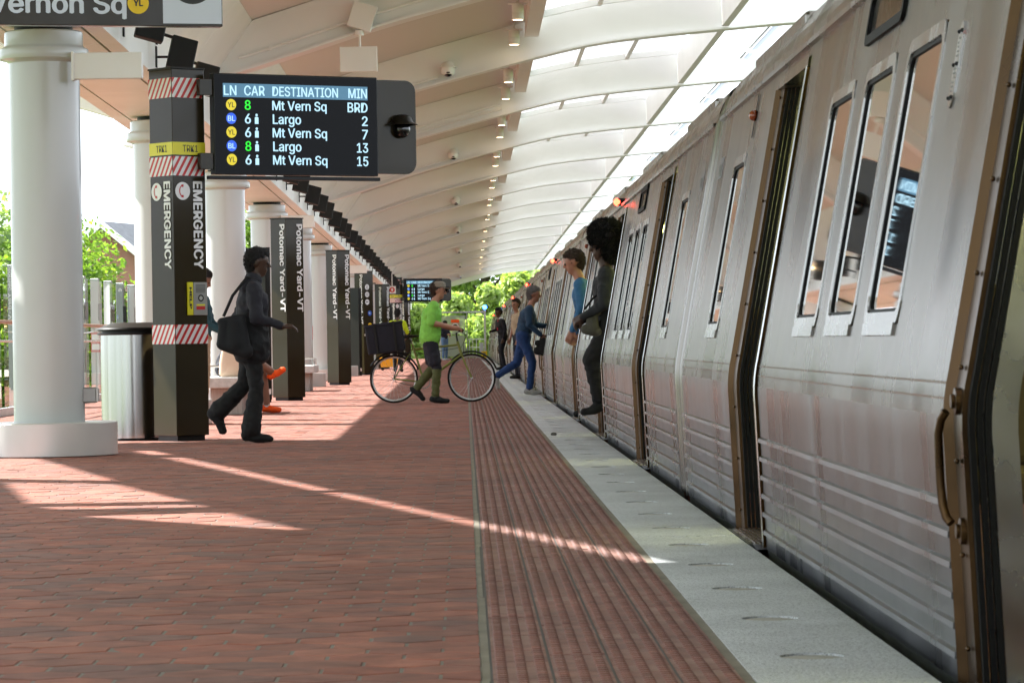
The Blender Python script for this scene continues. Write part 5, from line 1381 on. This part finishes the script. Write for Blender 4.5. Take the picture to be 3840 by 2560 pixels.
# 1 walker in dark clothes ------------------------------------------------
t, he, lk, hup, side = person((-1.90, 29.70, 0), R(4), 'person in dark coat and black trousers walking across behind the near pylon', dict(
    pelvis=(0, 0, .95), chest=(.02, 0, 1.28), neck=(.04, 0, 1.46), head=(.075, 0, 1.635), bulk=1.14, sleeve='top', legw=1.12, hem=.082, look=(1, 0, -.12),
    armR=((.05, -.25, 1.13), (.27, -.20, 1.06), (.9, .1, .0), (0, .2, -1)), armL=((-.12, .26, 1.14), (-.05, .27, .90)),
    legR=((.045, -.09, .50), (-.02, -.09, .085), (.155, -.09, .036)), legL=((-.06, .09, .53), (-.33, .10, .27), (-.27, .10, .11)),
    extra=[((0, -.06, .88), (.01, 0, 1.2), .175, .14, 'coat', (1, 1.1, 1)), ((0, .06, .88), (.01, 0, 1.2), .175, .14, 'coat', (1, 1.1, 1)), ((.01, -.05, .80), (.01, .05, .80), .165, .165, 'coat', (1, 1, .6)),
           ((.0, -.07, 1.40), (.0, .07, 1.40), .10, .10, 'scarf'), ((.03, 0, 1.48), (.03, 0, 1.50), .085, .08, 'scarf', (1, 1, .7))]),
    dict(skin='skin_brown', top='c_plaid', coat='c_coat', scarf='c_plaid', pants='c_black', shoe='c_black', sock='c_black', fore='c_plaid'), 1.70, .011, 'hair_black', 'short')
t2 = thing('shoulder_bag', (-2.02, 29.44, .90), 'large soft dark grey shoulder bag carried by the walking person', 'bag')
P = [((-.11, 0, -.02), (.09, 0, -.09), .062, .07, 'b', (1, .8, 1)), ((-.12, 0, .17), (.06, .02, .21), .04, .035, 'b', (1, .8, 1)), ((-.11, 0, 0), (-.11, 0, .17), .055, .035, 'b', (1, .9, 1)), ((.08, 0, -.07), (.06, .01, .19), .062, .035, 'b', (1, .9, 1)), ((-.01, 0, -.03), (-.02, 0, .15), .085, .055, 'b', (1, .85, 1))]
link('pouch', blob_mesh(P, .012, dict(b='c_coat'), 'pouch'), t2)
b = MB(); b.tube([(-.10, 0, .22), (-.02, .03, .40), (.10, .14, .56), (.20, .2, .53)], .014, 'c_black', 8); b.build('strap', t2)
# 2 person in teal behind the pylon, standing, phone in hand --------------
t, *_ = person((-3.07, 38.9, 0), R(-6), 'person in teal shirt holding a phone, mostly hidden behind the near pylon', upright(
    armR=((.10, -.27, 1.12), (.30, -.22, 1.03), (1, .1, .1), (-.2, 0, 1)), armL=((.08, .25, 1.12), (.28, .14, 1.05), (1, -.2, .1), (0, -.5, .8)), look=(1, 0, -.5), head=(.03, 0, 1.63), sleeve='top'),
    dict(skin='skin_mid', top='c_teal', pants='c_tan', fore='c_teal', shoe='c_black'), 1.74, .014, 'hair_black')
o = MB().box(-.04, .04, -.008, .008, -.075, .075, 'black_gloss', Matrix.Rotation(R(70), 4, 'Y'), .004).build('phone', None, (-2.67, 38.72, 1.075)); tag(o, 'dark phone in the hand of the person in teal', 'phone')
t2 = thing('tote_bag', (-2.90, 41.62, .47), 'cream canvas tote bag standing on the near bench', 'bag')
vs = []; n = 18
b = MB(); prof = [(.0, .13, .06), (.04, .165, .085), (.16, .16, .075), (.27, .14, .05), (.33, .125, .03)]
rows = []
for z, w, d in prof:
    rows.append([(w * math.copysign(abs(math.cos(a)) ** .6, math.cos(a)), d * math.copysign(abs(math.sin(a)) ** .6, math.sin(a)), z + .008 * math.sin(5 * a + z * 20)) for a in np.linspace(0, 2 * math.pi, n, endpoint=False)])
V = [p for r_ in rows for p in r_]; F = [(i * n + k, i * n + (k + 1) % n, (i + 1) * n + (k + 1) % n, (i + 1) * n + k) for i in range(len(rows) - 1) for k in range(n)] + [tuple(range(n))[::-1]]
b.add(V, F, 'canvas', True); b.build('sack', t2)
for y in (-.03, .03): MB().tube([(-.07, y, .30), (-.06, y * .8, .42), (0, y * .3, .50), (.06, y * .8, .42), (.07, y, .30)], .011, 'canvas', 8).build('handle', t2)
# 3 seated person with orange shoes ---------------------------------------
t, *_ = person((-3.02, 42.35, 0), R(-8), 'seated person with bright orange running shoes and crossed leg on the near bench', dict(
    pelvis=(-.02, 0, .58), chest=(.13, 0, .90), neck=(.20, 0, 1.07), head=(.27, 0, 1.23), look=(1, 0, -.4), sleeve='top', shin='skin', hem=.044,
    armR=((.10, -.25, .80), (.32, -.12, .72)), armL=((.10, .25, .80), (.32, .12, .72)),
    legL=((.44, .10, .55), (.50, .10, .085), (.66, .10, .04)), legR=((.42, -.12, .66), (.60, .04, .52), (.74, .0, .56))),
    dict(skin='skin_mid', top='c_navy', pants='c_navy', fore='c_navy', shoe='c_orange', sock='c_white'), 1.72, .012, 'hair_brown')
# 4 cyclist ----------------------------------------------------------------
BX, BY = -1.03, 47.95
t, he, lk, hup, side = person((-.47, 47.25, 0), R(2), 'cyclist in lime green shirt and flat cap pushing a bicycle', dict(
    pelvis=(-.03, 0, .93), chest=(.0, 0, 1.26), neck=(.04, 0, 1.45), head=(.10, 0, 1.60), look=(1, 0, -.18), bulk=1.12, shin='calf', hem=.05,
    armR=((-.02, -.24, 1.15), (.28, -.13, 1.08), (1, .25, 0), (0, .3, -1)), armL=((.06, .27, 1.14), (.30, .42, 1.06), (1, .3, 0), (0, .3, -1)),
    legR=((.06, -.09, .50), (.03, -.09, .085), (.20, -.09, .036)), legL=((.02, .09, .52), (-.25, .09, .20), (-.14, .09, .07)),
    extra=[((-.03, -.09, .86), (.03, -.09, .60), .105, .098, 'pants'), ((-.03, .09, .86), (.0, .09, .60), .105, .098, 'pants'), ((-.03, -.06, .93), (-.03, .06, .93), .15, .15, 'top', (1, 1, .6)), ((-.03, -.05, .95), (.0, -.04, 1.2), .155, .14, 'top'), ((-.03, .05, .95), (.0, .04, 1.2), .155, .14, 'top')]),
    dict(skin='skin_light', top='c_lime', pants='c_navy', calf='c_olive', shoe='c_black', sock='c_navy'), 1.73, .011, 'hair_brown')
k_ = 1.73 / 1.75
b = MB(); b.lathe([(0, .085), (.06, .082), (.095, .06), (.104, .02), (.105, 0)], 'c_hat', 20, tuple(he - lk * .005 + hup * .055)); b.build('cap', t)
b = MB(); c = he + hup * .06; pr_ = [tuple(c + lk * (.06 + .13 * math.cos(a)) + side * .085 * math.sin(a) - hup * .01 * abs(math.sin(a))) for a in np.linspace(-1.57, 1.57, 12)]
b.add(pr_ + [(p[0], p[1], p[2] + .008) for p in pr_], [tuple(range(12)), tuple(range(23, 11, -1))] + [(i, (i + 1) % 12, (i + 1) % 12 + 12, i + 12) for i in range(12)], 'c_hat'); b.build('brim', t)
# 5 man in blue jacket and jeans boarding ---------------------------------
t, *_ = person((.90, 53.0, 0), R(-3), 'grey haired man in blue denim jacket and jeans stepping toward the train', dict(
    pelvis=(.02, 0, .93), chest=(.09, 0, 1.26), neck=(.14, 0, 1.43), head=(.20, 0, 1.60), look=(1, 0, -.15), sleeve='top', bulk=1.06,
    armR=((.12, -.25, 1.12), (.30, -.22, .96)), armL=((.20, .24, 1.12), (.42, .20, 1.10)),
    legR=((.16, -.09, .52), (.10, -.09, .085), (.27, -.09, .036)), legL=((-.10, .09, .52), (-.44, .09, .30), (-.40, .09, .13))),
    dict(skin='skin_light', top='c_bluejkt', pants='c_denim', fore='c_bluejkt', shoe='c_greyshoe', sock='c_sock'), 1.73, .012, 'hair_grey')
t2 = thing('hand_bag', (1.23, 52.72, .70), 'black bag in the right hand of the man in blue denim', 'bag')
link('pouch', blob_mesh([((-.10, 0, 0), (.10, 0, 0), .07, .07, 'b', (1, .6, 1)), ((-.09, 0, .12), (.09, 0, .12), .055, .055, 'b', (1, .6, 1)), ((0, 0, 0), (0, 0, .14), .09, .07, 'b', (1, .6, 1))], .012, dict(b='c_black'), 'pouch'), t2)
MB().tube([(-.07, 0, .14), (-.03, 0, .24), (.03, 0, .24), (.07, 0, .14)], .009, 'c_black', 8).build('handle', t2)
# 6 person with afro stepping out of the second car -----------------------
t, *_ = person((1.36, 30.72, 0), R(176), 'person with large black afro in dark clothes stepping out of the train', dict(
    pelvis=(.02, 0, .97), chest=(.05, 0, 1.30), neck=(.06, 0, 1.485), head=(.09, 0, 1.665), look=(1, .15, -.1), sleeve='top', legw=1.3, bulk=1.08,
    armR=((.10, -.25, 1.15), (.27, -.10, 1.02)), armL=((.08, .25, 1.15), (.26, .14, 1.05)),
    legR=((-.02, -.09, .51), (-.10, -.09, .085), (.06, -.09, .036)), legL=((.20, .09, .66), (.13, .10, .27), (.27, .10, .20))),
    dict(skin='skin_brown', top='c_pattern', pants='c_black', fore='c_black', shoe='c_black'), 1.80, .011, 'hair_black', 'afro')
t2 = thing('sling_bag', (1.16, 30.58, .98), 'grey camouflage bag held by the person with the afro', 'bag')
link('pouch', blob_mesh([((-.06, 0, -.02), (.06, 0, -.05), .05, .05, 'b', (1, .8, 1)), ((-.06, 0, .11), (.05, 0, .13), .036, .036, 'b', (1, .8, 1)), ((0, 0, -.02), (0, 0, .12), .065, .05, 'b', (1, .8, 1))], .009, dict(b='c_camo'), 'pouch'), t2)
MB().tube([(-.07, 0, .16), (.0, .0, .25), (.1, .05, .34), (.2, .1, .48)], .010, 'c_black', 8).build('strap', t2)
# 7 man in blue shirt looking out -----------------------------------------
person((1.40, 37.55, 0), R(172), 'brown haired man in bright blue shirt leaning out of the second car', upright(
    chest=(.06, 0, 1.28), neck=(.10, 0, 1.46), head=(.165, 0, 1.625), look=(1, .1, -.25), sleeve='top', armR=((.06, -.26, 1.14), (.16, -.24, .90)), armL=((.06, .26, 1.14), (.16, .24, .92))),
    dict(skin='skin_light', top='c_blueshirt', pants='c_navy', fore='c_blueshirt'), 1.86, .013, 'hair_brown')
# 8 man behind, in the fourth car's doorway; 9 man in suit ------------------
person((1.20, 75.9, 0), R(200), 'man in pale shirt looking out of a doorway behind the man in denim', upright(look=(.8, .5, 0)), dict(skin='skin_light', top='c_tan', pants='c_navy'), 1.78, .016, 'hair_brown')
person((1.10, 98.7, 0), R(205), 'man in dark suit with red tie stepping out farther along the train', upright(chest=(.05, 0, 1.28), neck=(.08, 0, 1.46), head=(.13, 0, 1.63), look=(1, .3, -.2), sleeve='top', armR=((.05, -.26, 1.15), (.25, -.18, 1.10)), legL=((.10, .09, .54), (.0, .09, .14), (.15, .1, .06)),
    extra=[((.125, 0, 1.42), (.15, 0, 1.15), .022, .028, 'tie'), ((.06, -.03, 1.46), (.06, .03, 1.46), .068, .068, 'collar', (1, 1, .6))]), dict(skin='skin_dark', top='c_suit', pants='c_suit', fore='c_suit', tie='c_redtie', collar='c_white'), 1.82, .016, 'hair_black')
# 10 worker in hi-vis vest --------------------------------------------------
t, *_ = person((-1.98, 98.0, 0), R(84), 'worker in yellow high visibility vest seen from behind', upright(armR=((.08, -.27, 1.12), (.26, -.22, 1.0)), armL=((.08, .27, 1.12), (.26, .22, 1.0)), bulk=1.12), dict(skin='skin_dark', top='c_hivis', pants='c_black', fore='skin_dark'), 1.80, .016, 'hair_black')
for s_ in (-1, 1):
    b = MB(); b.tube([(-.165, s_ * .13, 1.02), (-.170, 0, 1.22), (-.155, -s_ * .13, 1.42)], .018, 'c_reflect', 6); b.build('reflective_stripe', t)
b = MB(); b.tube([(-.165 * math.cos(a), .22 * math.sin(a), 1.03) for a in np.linspace(-1.3, 1.3, 12)], .022, 'c_reflect', 6); b.build('reflective_stripe', t)
t2 = thing('mop_bucket', (-2.38, 104.0, 0), 'yellow wheeled mop bucket on the platform left of the cyclist', 'bucket')
b = MB(); b.prism([(-.24, .10), (.24, .10), (.29, .38), (-.29, .38)], -.18, .18, 'bucket_yellow'); b.build('tub', t2)
b = MB(); b.box(-.30, .30, -.20, .20, .37, .40, 'bucket_yellow', c=.01); b.build('rim', t2)
for x in (-.2, .2):
    for y in (-.13, .13): MB().lathe([(0, -.02), (.05, -.02), (.05, .02), (0, .02)], 'black', 12, (x, y, .05), 'y').build('caster', t2)
b = MB(); b.box(.05, .27, -.15, .15, .40, .62, 'grey_metal', c=.02); b.build('wringer', t2)
# 11 far man with phone -----------------------------------------------------
person((-.95, 153.5, 0), R(-50), 'distant man in navy jacket and jeans looking at his phone near the end gate', upright(armR=((.10, -.26, 1.14), (.28, -.10, 1.16)), armL=((.06, .26, 1.13), (.24, .12, 1.08)), look=(1, 0, -.45), sleeve='top'), dict(skin='skin_light', top='c_navy', pants='c_denim_pale', fore='c_navy', shoe='c_greyshoe'), 1.78, .018, 'hair_black')
# ================================================================== BICYCLE
bk = thing('bicycle', (-.50, BY, 0), 'olive green bicycle with rear rack pushed by the cyclist', 'bicycle', None, R(1))
def wheel(x):
    b = MB(); b.lathe([(.318, -.010), (.335, -.016), (.346, -.008), (.346, .008), (.335, .016), (.318, .010)], 'rubber', 48, (x, 0, .346), 'y'); w = b.build('wheel', bk)
    b = MB(); b.lathe([(.296, -.009), (.318, -.0115), (.3185, .0115), (.296, .009), (.296, -.009)], 'bright_steel', 48, (x, 0, .346), 'y'); b.build('rim', w)
    b = MB()
    for i in range(28):
        a = 2 * math.pi * i / 28; s_ = .028 if i % 2 else -.028; a2 = a + (.5 if (i // 2) % 2 else -.5)
        b.tube([(x + .018 * math.cos(a2), s_, .346 + .018 * math.sin(a2)), (x + .297 * math.cos(a), 0, .346 + .297 * math.sin(a))], .0016, 'bright_steel', 4, False)
    o = b.build('spokes', w)
    MB().tube([(x, -.05, .346), (x, .05, .346)], .018, 'bright_steel', 10).build('hub', w)
wheel(-.53); wheel(.58)
F_ = 'c_olive_paint'; mat(F_, (.16, .19, .03), .3, coat=.4)
bbk, st, ht, hb_ = (-.10, 0, .29), (-.25, 0, .80), (.40, 0, .82), (.44, 0, .68)
for nm, a, c, r_ in (('seat_tube', bbk, (-.26, 0, .84), .016), ('down_tube', bbk, hb_, .019), ('top_tube', (-.235, 0, .76), ht, .016), ('head_tube', (.385, 0, .87), (.45, 0, .65), .021)): MB().tube([a, c], r_, F_, 12).build(nm, bk)
for s_ in (-1, 1):
    MB().tube([bbk, (-.53, s_ * .06, .346)], .010, F_, 8).build('chain_stay', bk); MB().tube([(-.25, 0, .78), (-.53, s_ * .06, .346)], .009, F_, 8).build('seat_stay', bk)
    MB().tube([(.45, s_ * .045, .66), (.49, s_ * .05, .55), (.58, s_ * .05, .346)], .012, F_, 8).build('fork_blade', bk)
    MB().tube([(-.53, s_ * .07, .36), (-.42, s_ * .09, .70), (-.30, s_ * .09, .71)], .007, 'black', 8).build('rack_stay', bk)
MB().tube([(-.26, 0, .84), (-.29, 0, .93)], .013, 'bright_steel', 8).build('seat_post', bk)
link('saddle', blob_mesh([((-.38, 0, .945), (-.16, 0, .955), .055, .022, 's', (1, 1.1, .55))], .009, dict(s='black'), 'saddle'), bk)
MB().tube([(.385, 0, .87), (.37, 0, .98), (.44, 0, 1.03)], .013, 'black', 8).build('stem', bk)
MB().tube([(.30, -.28, 1.05), (.40, -.24, 1.045), (.44, -.06, 1.03), (.44, .06, 1.03), (.40, .24, 1.045), (.30, .28, 1.05)], .012, 'black', 10).build('handlebar', bk)
MB().lathe([(.075, -.004), (.09, -.004), (.09, .004), (.075, .004), (.075, -.004)], 'grey_metal', 28, (-.10, -.05, .29), 'y').build('chain_ring', bk)
for s_, a in ((-1, 25), (1, 205)):
    c_ = (-.10 + .17 * math.cos(R(a)), s_ * .07, .29 + .17 * math.sin(R(a))); b = MB(); b.tube([(-.10, s_ * .06, .29), c_], .009, 'bright_steel', 8); cr_ = b.build('crank', bk); MB().box(c_[0] - .045, c_[0] + .045, c_[1], c_[1] + s_ * .09, c_[2] - .012, c_[2] + .012, 'black', c=.004).build('pedal', cr_)
b = MB(); b.tube([(-.53, -.05, .385), (-.10, -.05, .375)], .004, 'black', 6); b.tube([(-.53, -.05, .31), (-.10, -.05, .205)], .004, 'black', 6); b.build('chain', bk)
b = MB()
for y in (-.05, 0, .05): b.tube([(-.80, y, .715), (-.28, y, .715)], .006, 'black', 6)
b.box(-.80, -.28, -.07, .07, .705, .712, 'black'); b.build('rack', bk)
b = MB(); b.tube([(.41, -.20, 1.03), (.50, -.08, .96), (.47, -.02, .80), (.47, -.02, .70)], .004, 'black', 6); b.tube([(.41, .20, 1.03), (.52, .06, .95), (.44, .02, .78), (-.1, .02, .70), (-.28, .02, .72)], .004, 'black', 6); b.build('brake_cables', bk)
MB().tube([(.44, -.12, 1.03), (.47, -.13, 1.02)], .024, 'black', 10).build('front_lamp', bk)
for s_ in (-1, 1): MB().tube([(.31, s_ * .27, 1.05), (.40, s_ * .24, 1.045)], .017, 'rubber', 10).build('grip', bk); MB().tube([(.43, s_ * .20, 1.035), (.44, s_ * .24, 1.01), (.38, s_ * .28, .99)], .005, 'bright_steel', 6).build('brake_lever', bk)
b = MB(); b.tube([(-.53 + .375 * math.cos(R(a)), 0, .346 + .375 * math.sin(R(a))) for a in range(20, 160, 10)], .014, 'black', 6); b.build('rear_mudguard', bk)
b = MB(); b.tube([(.58 + .375 * math.cos(R(a)), 0, .346 + .375 * math.sin(R(a))) for a in range(20, 150, 10)], .014, 'black', 6); b.build('front_mudguard', bk)
t2 = thing('delivery_box', (-1.10, BY - .02, .722), 'big dark navy delivery box strapped on the bicycle rack', 'box', None, R(1))
M = Matrix.Rotation(R(-7), 4, 'Y')
b = MB(); b.box(-.29, .25, -.21, .21, .0, .40, 'c_navy', M, .025); b.build('case', t2)
b = MB(); b.box(-.30, .26, -.22, .22, .385, .43, 'c_navy', M, .018); b.build('lid', t2)
for x in (-.15, .12): MB().box(x - .018, x + .018, -.226, .226, .0, .436, 'black', M, .004).build('strap', t2)
MB().box(-.31, -.285, -.15, .15, .28, .31, 'c_reflect', M).build('reflector', t2)
